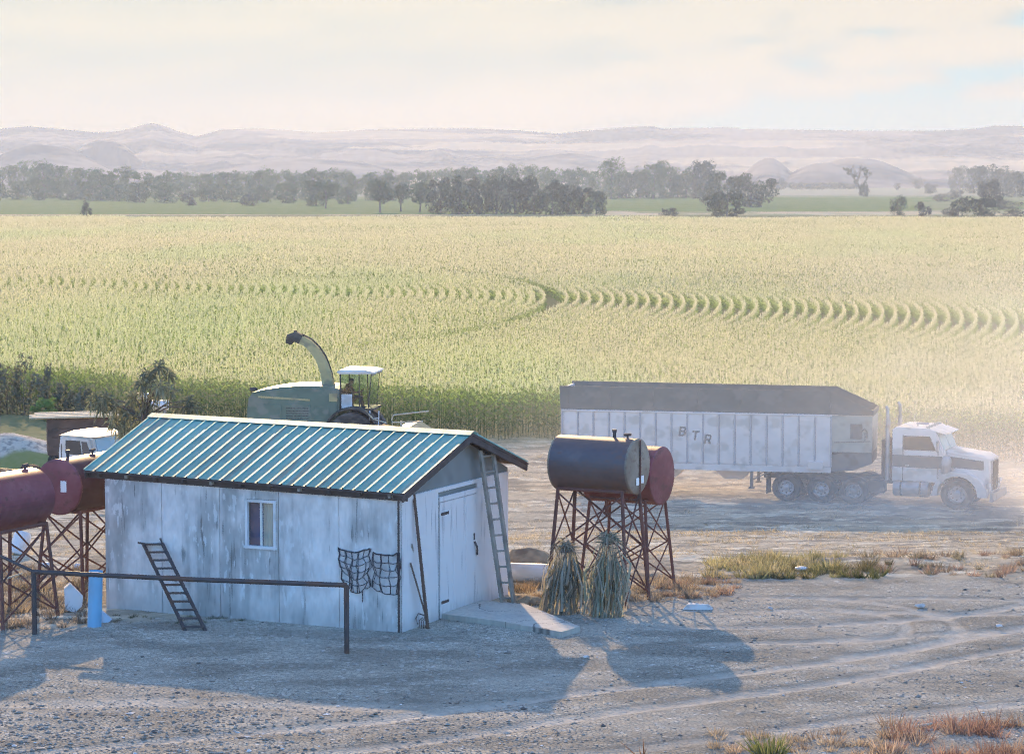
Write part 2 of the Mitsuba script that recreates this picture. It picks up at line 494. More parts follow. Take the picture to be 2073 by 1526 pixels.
def corn_template(rng, detail):
    T_, C = [], []
    hgt = 2.25
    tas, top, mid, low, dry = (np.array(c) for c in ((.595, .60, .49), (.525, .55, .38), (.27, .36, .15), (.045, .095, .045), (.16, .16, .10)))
    if detail == 2:
        for a in (0, 1.57):
            w = np.array([math.cos(a), math.sin(a), 0]) * .02
            T_.append([-w, w, [0, 0, hgt]]); C.append(low * .9)
    nl = {2: 10, 1: 6, 0: 4}[detail]
    zs = np.linspace(.35 if detail == 2 else 1.15, hgt - .05, nl)
    ang = rng.uniform(0, 6.28) + np.arange(nl) * 3.14 + rng.normal(0, .5, nl)
    for z, g in zip(zs, ang):
        L = rng.uniform(.5, .72) * (1 if z < 1.9 else .7)
        up = rng.uniform(.75, 1.5)
        dirn = unit(np.array([math.cos(g), math.sin(g), up]))
        t, own = blades(np.array([[0, 0, z]]), dirn[None], L, rng.uniform(.075, .105) * (1 if detail == 2 else 1.35), rng, droop=rng.uniform(.45, .8), seg=2)
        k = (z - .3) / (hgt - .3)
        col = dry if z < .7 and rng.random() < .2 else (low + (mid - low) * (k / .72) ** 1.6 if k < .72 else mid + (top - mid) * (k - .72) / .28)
        T_ += list(t); C += [col * rng.uniform(.86, 1.14)] * len(t)
    for _ in range({2: 5, 1: 4, 0: 3}[detail]):
        g, tilt = rng.uniform(0, 6.28), rng.uniform(.05, .5)
        b = np.array([0, 0, hgt - .08])
        e = b + np.array([math.cos(g) * tilt * .38, math.sin(g) * tilt * .38, rng.uniform(.28, .45)])
        w = np.array([math.sin(g), -math.cos(g), 0]) * {2: .016, 1: .026, 0: .04}[detail]
        T_.append([b - w, b + w, e]); C.append(tas * rng.uniform(.8, 1.2))
    return np.array(T_), np.array(C)


def plant_corn():
    rng = np.random.default_rng(21)
    temps = {k: [corn_template(rng, k) for _ in range(10)] for k in (0, 1, 2)}
    pos, lod, sc = [], [], []
    radii = np.arange(20, 800, .95)
    for r in radii:
        if any(abs(r - c) < w for c, w in ((159.2, .48), (213., .3))): continue
        # the arc is walked with a step that grows with distance
        ph = np.arange(0, 2 * math.pi, .22 / r)
        x, y = PIVOT[0] + r * np.cos(ph), PIVOT[1] + r * np.sin(ph)
        a = x / np.maximum(y, 1)
        ok = (y > 100) & (y < 598) & (np.abs(a) < .235)
        x, y, a = x[ok], y[ok], a[ok]
        e = y - corn_front(a) - .8 * np.sin(x * .7) - .5 * np.sin(x * 2.1)
        keep = (e > 0) & (rng.random(len(x)) < np.where(e < 5, 1., np.clip(1.35 * (120 / y), 0, 1)))
        x, y, e = x[keep], y[keep], e[keep]
        pos.append(np.stack([x, y], 1)); lod.append(np.where(e < 4.5, 2, np.where(y < 260, 1, 0)))
        sc.append(np.where(e < 5, 1., np.clip(y / 150, 1, 2.4)))
    pos, lod, sc = np.concatenate(pos), np.concatenate(lod), np.concatenate(sc)
    n = len(pos)
    pos = pos + rng.normal(0, 1, (n, 2)) * np.where(np.hypot(pos[:, 0] - PIVOT[0], pos[:, 1] - PIVOT[1]) > 158, .035, .145)[:, None]
    q = np.stack([pos[:, 0] * .035, pos[:, 1] * .018, pos[:, 0] * 0], 1)
    patch = meshkit.fbm(q, 4, 31)
    ripe = meshkit.fbm(np.stack([pos[:, 0] * .05, pos[:, 1] * .012, pos[:, 0] * 0 + 3], 1), 3, 44)
    hs = (.97 + .30 * (patch - .5)) * rng.uniform(.93, 1.07, n)
    hs = hs * np.where(pos[:, 0] / pos[:, 1] < -.15, 1.12, 1.)
    rot = rng.uniform(0, 6.28, n)
    z = gz(pos[:, 0], pos[:, 1])
    vi = rng.integers(0, 10, n)
    tris, cols = [], []
    for L in (0, 1, 2):
        for k in range(10):
            s = np.nonzero((lod == L) & (vi == k))[0]
            if not len(s): continue
            t, c = temps[L][k]
            co, si = np.cos(rot[s]), np.sin(rot[s])
            w = np.where(lod[s] == 2, .82, np.where(lod[s] == 1, .57, .62) + (sc[s] - 1) * .40)
            X = t[None, :, :, 0] * co[:, None, None] - t[None, :, :, 1] * si[:, None, None]
            Y = t[None, :, :, 0] * si[:, None, None] + t[None, :, :, 1] * co[:, None, None]
            Z = t[None, :, :, 2] * hs[s][:, None, None]
            P = np.stack([X * w[:, None, None] + pos[s, 0][:, None, None], Y * w[:, None, None] + pos[s, 1][:, None, None], Z + z[s][:, None, None]], -1)
            tint = np.clip(.74 + 1.7 * (ripe[s] - .5) + np.clip((pos[s, 1] - 130) / 900, 0, .25), 0, 1)[:, None, None]
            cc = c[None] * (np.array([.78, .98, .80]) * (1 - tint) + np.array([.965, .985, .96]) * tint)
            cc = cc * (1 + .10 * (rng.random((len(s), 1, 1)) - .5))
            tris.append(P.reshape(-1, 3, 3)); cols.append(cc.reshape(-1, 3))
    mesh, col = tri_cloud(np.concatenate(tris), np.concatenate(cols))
    print('corn plants', n, 'triangles', len(mesh[1]))
    up = unit(np.array([[-.10, .62, 1.]]))
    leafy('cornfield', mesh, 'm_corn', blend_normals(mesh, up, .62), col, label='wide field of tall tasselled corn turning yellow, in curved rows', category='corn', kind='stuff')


plant_corn()
# ------------------------------------------------------------------ trees far beyond the field
def crown(rng, c, r, n, leaf, col, lumps=26, solid=.55, flat=.0):
    """leaf triangles in lumps spread through an ellipsoid of centre c and half-axes r"""
    c, r = np.array(c, float), np.array(r, float)
    u = unit(rng.normal(size=(lumps, 3))) * rng.uniform(.25, .92, (lumps, 1)) ** .7
    if flat:                                                   # foliage down to the ground: a barrel rather than a ball
        zz = np.linspace(-.86, .84, lumps) + rng.normal(0, .06, lumps)
        an, rr = rng.uniform(0, 6.28, lumps), np.sqrt(rng.uniform(.05, 1, lumps)) * np.sqrt(np.clip(1.06 - np.abs(zz) ** 2.6, .2, 1)) * np.where(zz < 0, .95, 1)
        u = np.stack([np.cos(an) * rr, np.sin(an) * rr, zz], 1)
    lc, lr = u * r, r * rng.uniform(.24, .46, (lumps, 1))
    tone = rng.uniform(.78, 1.22, lumps)
    k = rng.integers(0, lumps, n)
    g = unit(rng.normal(size=(n, 3))) * rng.uniform(.35, 1.0, (n, 1)) ** .5
    p = c + lc[k] + lr[k] * g
    p[:, 2] = np.maximum(p[:, 2], c[2] - r[2] * 1.02)
    a = unit(rng.normal(size=(n, 3))); b = unit(np.cross(a, rng.normal(size=(n, 3))))
    s = (leaf * rng.uniform(.55, 1.45, n))[:, None]
    tri = np.stack([p - a * s * .5 - b * s * .3, p + a * s * .5 - b * s * .3, p + b * s * .7 + a * s * .15], 1)
    cc = np.array(col)[None] * tone[k][:, None] * rng.uniform(.8, 1.2, (n, 1))
    return tri, cc


def limbs(rng, base, top, r0, n, spread_):
    base, top = np.array(base, float), np.array(top, float)
    mid = base * .45 + top * .55 + rng.normal(0, .02, 3) * np.linalg.norm(top - base)
    parts = [tube([base, base * .75 + mid * .25, mid, top], [r0 * 1.25, r0, r0 * .7, r0 * .2], 7)]
    for k in range(n):
        t = rng.uniform(.35, .9); p = base * (1 - t) + top * t
        g = rng.uniform(0, 6.28)
        e = p + np.array([math.cos(g), math.sin(g), rng.uniform(.5, 1.3)]) * spread_ * rng.uniform(.5, 1)
        parts.append(tube([p, (p + e) / 2 + [0, 0, spread_ * .05], e], [r0 * .42, r0 * .26, r0 * .07], 5))
    return join(parts)


plain('m_bark', (.12, .10, .085), .9, vary=.3)
TREE_N = [0]


def far_tree(px, top, base, wide, kind, label, group=None, cat='tree', col=(.075, .088, .06), trunk=0.2, dens=1.0, off=0.):
    TREE_N[0] += 1
    rng = np.random.default_rng(1000 + TREE_N[0])
    d = (H + 4.4) * F / (base - YH) + off
    x = (px - 1036.5) / F * d
    h = max(1., (base - top) / F * d); w = wide / F * d
    z0 = float(gz(x, d)) - .15
    t = thing('bush' if cat == 'bush' else 'tree', label, cat, group)
    if kind == 'full': lo = .02 * h
    elif kind == 'bush': lo = 0.
    else: lo = trunk * h
    cz, rz = (lo + h) / 2, (h - lo) / 2
    obj('trunk', limbs(rng, [x, d, z0], [x + rng.normal(0, .03) * w, d, z0 + h * .82], max(.05, .028 * h), 4, w * .3), 'm_bark', t, smooth=True)
    area = w * h
    leaf = float(np.clip(.050 * math.sqrt(area), .28, .62))
    n = int(np.clip(dens * 5.0 * area / leaf ** 2, 400, 6000))
    parts = [crown(rng, [x, d, z0 + cz], [w / 2 * .95, w / 2 * .95, rz], n, leaf, np.array(col) * rng.uniform(.85, 1.15), lumps=int(rng.integers(18, 30)), flat=0 if kind == 'trunked' else 1)]
    if kind != 'bush':
        k = n // 5
        parts.append(crown(rng, [x + rng.normal(0, .12) * w, d, z0 + h * .84], [w * .26, w * .26, h * .15], k, leaf * .9, np.array(col) * 1.15, lumps=7))
    mesh, c = tri_cloud(np.concatenate([p[0] for p in parts]), np.concatenate([p[1] for p in parts]))
    cen = np.array([x, d, z0 + .3 * h])
    out = unit((mesh[0] - cen) / np.array([w, w, h * .9]) + np.array([0, -.05, .12]))
    leafy('crown', mesh, 'm_tree_leaf', blend_normals(mesh, out, .7), c, t)
    return t


ORD = ['first', 'second', 'third', 'fourth', 'fifth', 'sixth', 'seventh', 'eighth', 'ninth', 'tenth', 'eleventh', 'twelfth', 'thirteenth', 'fourteenth', 'fifteenth', 'sixteenth', 'seventeenth', 'eighteenth', 'nineteenth',
       'twentieth'] + ['twenty-' + k for k in ('first', 'second', 'third', 'fourth', 'fifth', 'sixth', 'seventh', 'eighth', 'ninth')] + ['thirtieth'] + ['thirty-' + k for k in ('first', 'second', 'third', 'fourth', 'fifth', 'sixth', 'seventh', 'eighth', 'ninth')]


def make_trees():
    rng = np.random.default_rng(5)
    G1 = 'trees of the long belt beyond the cornfield'
    back = 'hazy grey-green tree standing in the rear of the long tree belt beyond the cornfield'
    front = 'darker grey-green bushy tree along the front of the long tree belt beyond the cornfield'
    # rear row: outline of the belt, left to right
    line = [(-40, 345), (10, 338), (48, 330), (85, 327), (118, 332), (150, 338), (180, 344), (212, 345), (248, 343), (280, 349), (312, 357), (342, 349), (372, 353), (405, 354), (432, 350), (462, 347),
            (496, 349), (528, 346), (560, 345), (594, 347), (628, 343), (660, 345), (690, 346), (722, 352), (756, 350), (792, 351), (826, 349), (862, 345), (898, 344), (934, 340), (968, 341),
            (1002, 341), (1036, 338), (1070, 339), (1104, 342), (1136, 344), (1168, 343), (1200, 347)]
    for k, (px, top) in enumerate(line):
        base = 401 + rng.uniform(-5, 6)
        far_tree(px + rng.uniform(-5, 5), top + rng.uniform(-2, 3), base, rng.uniform(56, 76), 'full', f'hazy grey-green tree in the rear row of the long belt, {ORD[k]} from the left', G1, col=(.10, .142, .062))
    # middle row of the left half
    for k, (px, top, base, w) in enumerate([(-20, 372, 408, 70), (40, 366, 404, 62), (92, 360, 405, 66), (140, 364, 404, 60), (190, 366, 406, 62), (235, 372, 407, 52), (285, 368, 410, 60), (335, 372, 411, 56), (424, 372, 408, 58), (470, 370, 409, 56),
                             (535, 376, 410, 54), (580, 372, 412, 50), (640, 362, 418, 54), (705, 374, 414, 46)]):
        far_tree(px, top, base, w, 'full', f'darker bushy tree along the front of the long belt, {ORD[k]} from the left', G1, col=(.08, .122, .05))
    # trees with trunks in the middle
    for k, (px, top, base, w) in enumerate([(660, 366, 423, 58), (770, 362, 431, 60), (812, 372, 428, 46), (850, 366, 430, 54)]):
        far_tree(px, top, base, w, 'trunked', f'tree on a visible dark trunk in the middle of the belt, {ORD[k]} from the left', 'trunked trees near the middle of the belt', trunk=.3, col=(.08, .122, .05))
    # the dark dense front of the right half
    for k, (px, top, base, w) in enumerate([(893, 362, 433, 58), (930, 358, 434, 62), (968, 366, 434, 58), (1005, 360, 433, 62), (1042, 358, 434, 60), (1080, 362, 434, 58), (1118, 368, 435, 54), (1150, 376, 434, 48), (1180, 378, 434, 46), (1207, 386, 435, 42)]):
        far_tree(px, top, base, w, 'full', f'dark dense tree at the right-hand front of the belt, {ORD[k]} from the left', 'dark trees at the front of the belt', col=(.062, .088, .044), dens=1.25)
    # right of the belt, farther back
    G3 = 'mid-distance trees right of the belt'
    far_tree(1236, 323, 402, 58, 'full', 'tall ragged tree with open top at the right-hand end of the long belt', col=(.084, .125, .052), dens=.8)
    far_tree(1322, 330, 402, 70, 'full', 'broad tree with a peaked crown between the ragged tree and the box-topped tree', col=(.084, .125, .052))
    far_tree(1422, 327, 402, 52, 'full', 'tall tree with a flat square top behind the round pair', col=(.064, .076, .052), dens=1.2)
    for k, (px, top, w) in enumerate([(1268, 348, 50), (1295, 343, 48), (1356, 339, 54), (1388, 344, 50), (1450, 350, 44), (1252, 352, 40), (1308, 352, 44), (1372, 350, 46), (1404, 352, 46)]):
        far_tree(px, top, 401, w, 'full', f'{ORD[k]} tree from the left in the row between the long belt and the round pair', G3, col=(.084, .125, .052))
    far_tree(1464, 352, 414, 92, 'bush', 'left dark round-crowned tree of the pair standing in the green field', col=(.056, .080, .042), dens=1.3)
    far_tree(1520, 355, 417, 96, 'bush', 'right dark round-crowned tree of the pair standing in the green field', col=(.056, .080, .042), dens=1.3)
    far_tree(1470, 388, 438, 76, 'bush', 'large dark bush in front of the round pair at the edge of the cornfield', cat='bush', col=(.056, .080, .042), dens=1.3)
    far_tree(1354, 421, 438, 40, 'bush', 'small low dark bush alone on the straw strip behind the cornfield', cat='bush', col=(.06, .07, .05))
    far_tree(177, 408, 438, 24, 'bush', 'narrow dark bush alone at the far edge of the cornfield on the left', cat='bush', col=(.056, .080, .042), dens=1.2)
    far_tree(508, 395, 418, 36, 'bush', 'small round bush on the green strip left of the belt gap', cat='bush', col=(.06, .072, .05))
    far_tree(386, 390, 416, 40, 'bush', 'low round bush in front of the left part of the belt', cat='bush', col=(.06, .072, .05))
    far_tree(872, 437, 444, 16, 'bush', 'tiny brown shrub standing out of the far corn', cat='bush', col=(.10, .09, .06))
    # right edge
    far_tree(1418, 332, 401, 36, 'full', 'narrow tree beside the box-topped tree', col=(.064, .076, .052))
    GR = 'pale trees by the farmstead on the right'
    lab = 'pale hazy tree of the group at the right edge of the view'
    for k, (px, top, base, w) in enumerate([(1940, 339, 386, 44), (1968, 338, 392, 54), (1995, 337, 396, 54), (2022, 341, 394, 56), (2052, 348, 398, 58), (2085, 352, 400, 60)]):
        far_tree(px, top, base, w, 'full', f'{ORD[k]} from the left of the pale trees at the right edge of the view', GR, col=(.085, .10, .066))
    far_tree(2003, 366, 420, 62, 'full', 'darker tree in front of the pale trees at the right edge', col=(.06, .072, .05))
    far_tree(1980, 398, 441, 78, 'full', 'nearest spreading tree at the right edge by the cornfield corner', col=(.07, .085, .055), trunk=.1)
    far_tree(1938, 402, 438, 44, 'bush', 'grey-green bush left of the spreading tree by the cornfield corner', cat='bush', col=(.07, .085, .055))
    far_tree(1816, 396, 436, 42, 'bush', 'ragged green bush at the left end of the farm rubble', cat='bush', col=(.08, .10, .06), dens=.7)
    far_tree(1868, 410, 440, 34, 'bush', 'purplish-grey round bush in the farm rubble', cat='bush', col=(.08, .078, .068))
    far_tree(1885, 372, 392, 34, 'bush', 'grey bush on the skyline left of the pale trees', cat='bush', col=(.075, .082, .066))
    far_tree(1858, 361, 382, 24, 'bush', 'small dark tree on the skyline left of the grey bush', cat='bush', col=(.06, .07, .05))
    far_tree(1815, 371, 384, 17, 'bush', 'small brown bush on the skyline right of the dead-topped tree', cat='bush', col=(.10, .09, .06))
    far_tree(1748, 372, 398, 24, 'bush', 'dark bush at the foot of the dead-topped tree', cat='bush', col=(.06, .072, .05), dens=1.3)
    far_tree(1580, 363, 384, 24, 'bush', 'small dark tree at the left end of the far hedgerow', cat='bush', col=(.06, .07, .05))
    for k, px in enumerate(range(1604, 1730, 20)):
        far_tree(px, 369 + (k * 5) % 4, 383, 30, 'bush', f'low bush in the far hedgerow left of the dead-topped tree, {ORD[k]} from the left', 'bushes of the far hedgerow', cat='bush', col=(.075, .085, .062))
    for k, (px, top, base, w) in enumerate([(1905, 392, 408, 44), (1930, 384, 402, 40), (1925, 420, 436, 40), (2040, 404, 424, 60), (2050, 424, 440, 50)]):
        far_tree(px, top, base, w, 'bush', ['low grey scrub bush behind the spreading tree, lower left of the two', 'low grey scrub bush behind the spreading tree, upper right of the two', 'low grey scrub bush just left of the spreading tree at the field corner', 'low scrub bush right of the spreading tree, the farther one', 'low scrub bush right of the spreading tree, the nearer one'][k], 'low scrub by the farm rubble', cat='bush', col=(.085, .09, .066), dens=.8)
    # the dead-topped tree
    rng = np.random.default_rng(77)
    d = 1440.; x = (1740 - 1036.5) / F * d; z0 = -4.5; k = d / F
    t = thing('tree', 'solitary half-dead tree with bare twigs above a forked leafy trunk', 'tree')
    P = lambda px, py: np.array([(px - 1036.5) * k, d + rng.uniform(-3, 3), H - (py - YH) * k])
    seg = [[(1742, 397), (1740, 384), (1732, 370), (1724, 358), (1718, 345)], [(1740, 384), (1748, 372), (1752, 360), (1750, 348)], [(1732, 370), (1738, 356), (1740, 344)]]
    parts = [tube([P(*q) for q in s], np.linspace(.9, .35, len(s)), 7) for s in seg]
    for _ in range(46):
        b = [(1718, 347), (1750, 350), (1740, 346), (1726, 356), (1752, 360)][rng.integers(0, 5)]
        g = rng.uniform(-2.6, -.5)
        L = rng.uniform(8, 20)
        e = (b[0] + math.cos(g) * L, b[1] + math.sin(g) * L * .85)
        parts.append(tube([P(*b), P((b[0] + e[0]) / 2 + rng.uniform(-2, 2), (b[1] + e[1]) / 2), P(*e)], [.25, .16, .05], 4))
    obj('trunk', join(parts), 'm_bark', t, smooth=True)
    cl = []
    for (px, py, r, n) in ((1718, 349, 8, 160), (1712, 343, 5, 60), (1726, 356, 6, 90), (1752, 349, 8, 170), (1746, 343, 6, 90), (1734, 368, 6, 130), (1742, 384, 7, 160)):
        c = P(px, py)
        cl.append(crown(rng, c, np.array([r, r, r * .8]) * k, n, .75, (.07, .08, .055), lumps=8))
    mesh, c = tri_cloud(np.concatenate([q[0] for q in cl]), np.concatenate([q[1] for q in cl]))
    obj('crown', mesh, 'm_tree_leaf', t, color=c)


make_trees()
# ------------------------------------------------------------------ materials of the yard
import shapely
SH = Frame([-1.93, 44.4, 0], -.43)
SH.o = SH.o - 6.1 * SH.ex                       # front left corner of the shed; x runs along the front, y to the back


def prism_s(pg, y0, y1):
    """shapely polygon in (x, z), holes allowed, from depth y0 to y1"""
    out = []
    for g in getattr(pg, 'geoms', [pg]):
        m = trimesh.creation.extrude_polygon(g, abs(y1 - y0), engine='earcut')
        v, f = np.array(m.vertices), np.array(m.faces)
        out.append((np.stack([v[:, 0], min(y0, y1) + v[:, 2], v[:, 1]], 1), f[:, ::-1]))
    return join(out)


def swap_xy(mesh):
    """(x, y, z) -> (y, x, z)"""
    v, f = mesh
    return np.asarray(v)[:, [1, 0, 2]], np.asarray(f)[:, ::-1]


def on_front(fr, px, py, y=0.):
    a, b = fr.inv([0, 0, H]), fr.inv(at(px, py, 50.))
    return a + (b - a) * (y - a[1]) / (b[1] - a[1])


def on_side(fr, px, py, x):
    a, b = fr.inv([0, 0, H]), fr.inv(at(px, py, 50.))
    return a + (b - a) * (x - a[0]) / (b[0] - a[0])


def wall_paint(p, n, uv):
    u = (p.x - float(SH.o[0])) * float(SH.ex[0]) + (p.y - float(SH.o[1])) * float(SH.ex[1]) + .37 * ((p.x - float(SH.o[0])) * float(SH.ey[0]) + (p.y - float(SH.o[1])) * float(SH.ey[1]))
    z = p.z
    st = fbm(u * 7, z * .55, 1.0, 4)                       # rain streaks
    st2 = fbm(u * 22, z * 1.8, 5.0, 3)
    bl = fbm(u * 1.5, z * 1.1, 2.0, 4)
    pan = cell_rand(dr.floor(u / 1.22), 3.0)
    c = mix((.87, .80, .76), (.66, .63, .61), bl)
    bad = smoothstep(.42, .68, st * .38 + bl * .62 + .10 * (pan - .5))
    c = mix(c, (.38, .375, .36), .80 * bad)
    c = mix(c, (.17, .16, .15), .75 * smoothstep(.63, .73, st2 * .5 + st * .25 + bl * .26))
    c = mix(c, (.78, .77, .76), smoothstep(.66, .76, fbm(u * 15, z * 5, 9.0, 3)) * .7)
    c = c * (.74 + .30 * fbm(u * 4.5, z * 3.0, 6.0, 4) + .22 * fbm(u * 18, z * 9, 8.0, 2))
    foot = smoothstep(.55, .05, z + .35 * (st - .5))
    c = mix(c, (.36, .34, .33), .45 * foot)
    return c


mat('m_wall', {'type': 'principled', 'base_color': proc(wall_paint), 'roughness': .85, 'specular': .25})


def door_paint(p, n, uv):
    b = fbm(p.x * 3, p.y * 3, p.z * .7, 4)
    s = fbm(p.x * 14, p.y * 14, p.z * 1.1, 3)
    c = mix((.83, .78, .75), (.72, .69, .68), b)
    c = mix(c, (.36, .35, .36), .6 * smoothstep(.60, .74, s * .7 + b * .3))
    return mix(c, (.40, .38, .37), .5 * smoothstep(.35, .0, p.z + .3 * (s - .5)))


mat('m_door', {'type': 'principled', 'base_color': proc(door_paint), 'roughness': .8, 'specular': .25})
plain('m_siding', (.235, .245, .235), .85, vary=.25, scale=2.0, dirt=(.14, .14, .14))
plain('m_darkwood', (.085, .065, .06), .9, vary=.4, scale=5)


def roof_paint(p, n, uv):
    a, b = fbm(p.x * 1.3, p.y * 1.3, p.z * 2, 3), fbm(p.x * 12, p.y * 12, p.z * 12, 3)
    c = mix((.13, .34, .305), (.18, .415, .37), a)
    c = mix(c, (.30, .38, .40), .35 * smoothstep(.5, .75, b))
    u = (p.x - float(SH.o[0])) * float(SH.ex[0]) + (p.y - float(SH.o[1])) * float(SH.ex[1])
    c = c * (.82 + .34 * cell_rand(dr.floor((u + .4) / .75), 2.0))
    run = fbm(u * 9, p.z * .8, 3.0, 3)
    c = mix(c, (.26, .20, .16), .55 * smoothstep(.62, .76, run))
    return mix(c, (.08, .23, .23), .4 * smoothstep(.55, .75, fbm(p.x * 3 + 7, p.y * 3, p.z, 3)))


def roof_rough(p, n, uv):
    return .38 + .22 * fbm(p.x * 5, p.y * 5, p.z * 5, 3)


mat('m_roof', {'type': 'principled', 'base_color': proc(roof_paint), 'roughness': proc(roof_rough), 'metallic': .1, 'specular': .5, 'clearcoat': .15, 'clearcoat_gloss': .7})
plain('m_white', (.72, .72, .73), .45, vary=.08, dirt=(.5, .48, .45))
plain('m_steel_dark', (.075, .07, .075), .6, .4, vary=.3, dirt=(.14, .07, .045))
plain('m_steel_rust', (.18, .075, .058), .75, .2, vary=.35, dirt=(.07, .055, .055))
plain('m_wood', (.30, .265, .22), .85, vary=.3, scale=7, dirt=(.16, .14, .125))
plain('m_navy', (.02, .06, .15), .7, vary=.2)
plain('m_dark', (.02, .024, .035), .6, vary=.2)


def concrete(p, n, uv):
    a, b = fbm(p.x * 2, p.y * 2, 0.0, 4), fbm(p.x * 17, p.y * 17, 1.0, 3)
    c = mix((.50, .46, .39), (.38, .36, .33), a) * (.85 + .3 * b)
    cr = dr.abs(fbm(p.x * 1.1 + 3, p.y * 1.1, 4.0, 3) - .5)
    return mix(c, (.16, .15, .14), smoothstep(.012, .003, cr))


mat('m_concrete', {'type': 'principled', 'base_color': proc(concrete), 'roughness': .9, 'specular': .2})


def tank_paint(base, pale, rust):
    def fn(p, n, uv):
        a, b = fbm(p.x * 2.2, p.y * 2.2, p.z * 2.2, 4), fbm(p.x * 10, p.y * 10, p.z * 10, 3)
        c = mix(base, pale, smoothstep(.42, .72, a))
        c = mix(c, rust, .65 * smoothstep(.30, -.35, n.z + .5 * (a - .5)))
        c = mix(c, rust, .8 * smoothstep(.53, .70, .55 * b + .5 * fbm(p.x * 1.1 + 5, p.y * 1.1, p.z * 2.5, 3)))
        return c * (.85 + .3 * b)
    return fn


mat('m_tank_red', {'type': 'principled', 'base_color': proc(tank_paint((.225, .045, .062), (.28, .085, .10), (.11, .04, .04))), 'roughness': .5, 'specular': .5})
mat('m_tank_dark', {'type': 'principled', 'base_color': proc(tank_paint((.085, .026, .042), (.12, .045, .06), (.06, .03, .035))), 'roughness': .55, 'specular': .4})
mat('m_tank_grey', {'type': 'principled', 'base_color': proc(tank_paint((.125, .10, .108), (.18, .145, .145), (.155, .085, .065))), 'roughness': .45, 'specular': .5, 'metallic': .15})
mat('m_tank_end', {'type': 'principled', 'base_color': proc(tank_paint((.27, .225, .175), (.34, .29, .23), (.16, .11, .085))), 'roughness': .6, 'specular': .4})
scene['m_cab_glass'] = {'type': 'thindielectric', 'int_ior': 1.5, 'specular_transmittance': {'type': 'rgb', 'value': [.62, .74, .72]}}
scene['m_glass'] = {'type': 'thindielectric', 'int_ior': 1.5}
plain('m_blue', (.20, .46, .68), .4, vary=.12)
plain('m_paper', (.80, .82, .82), .8, vary=.06)


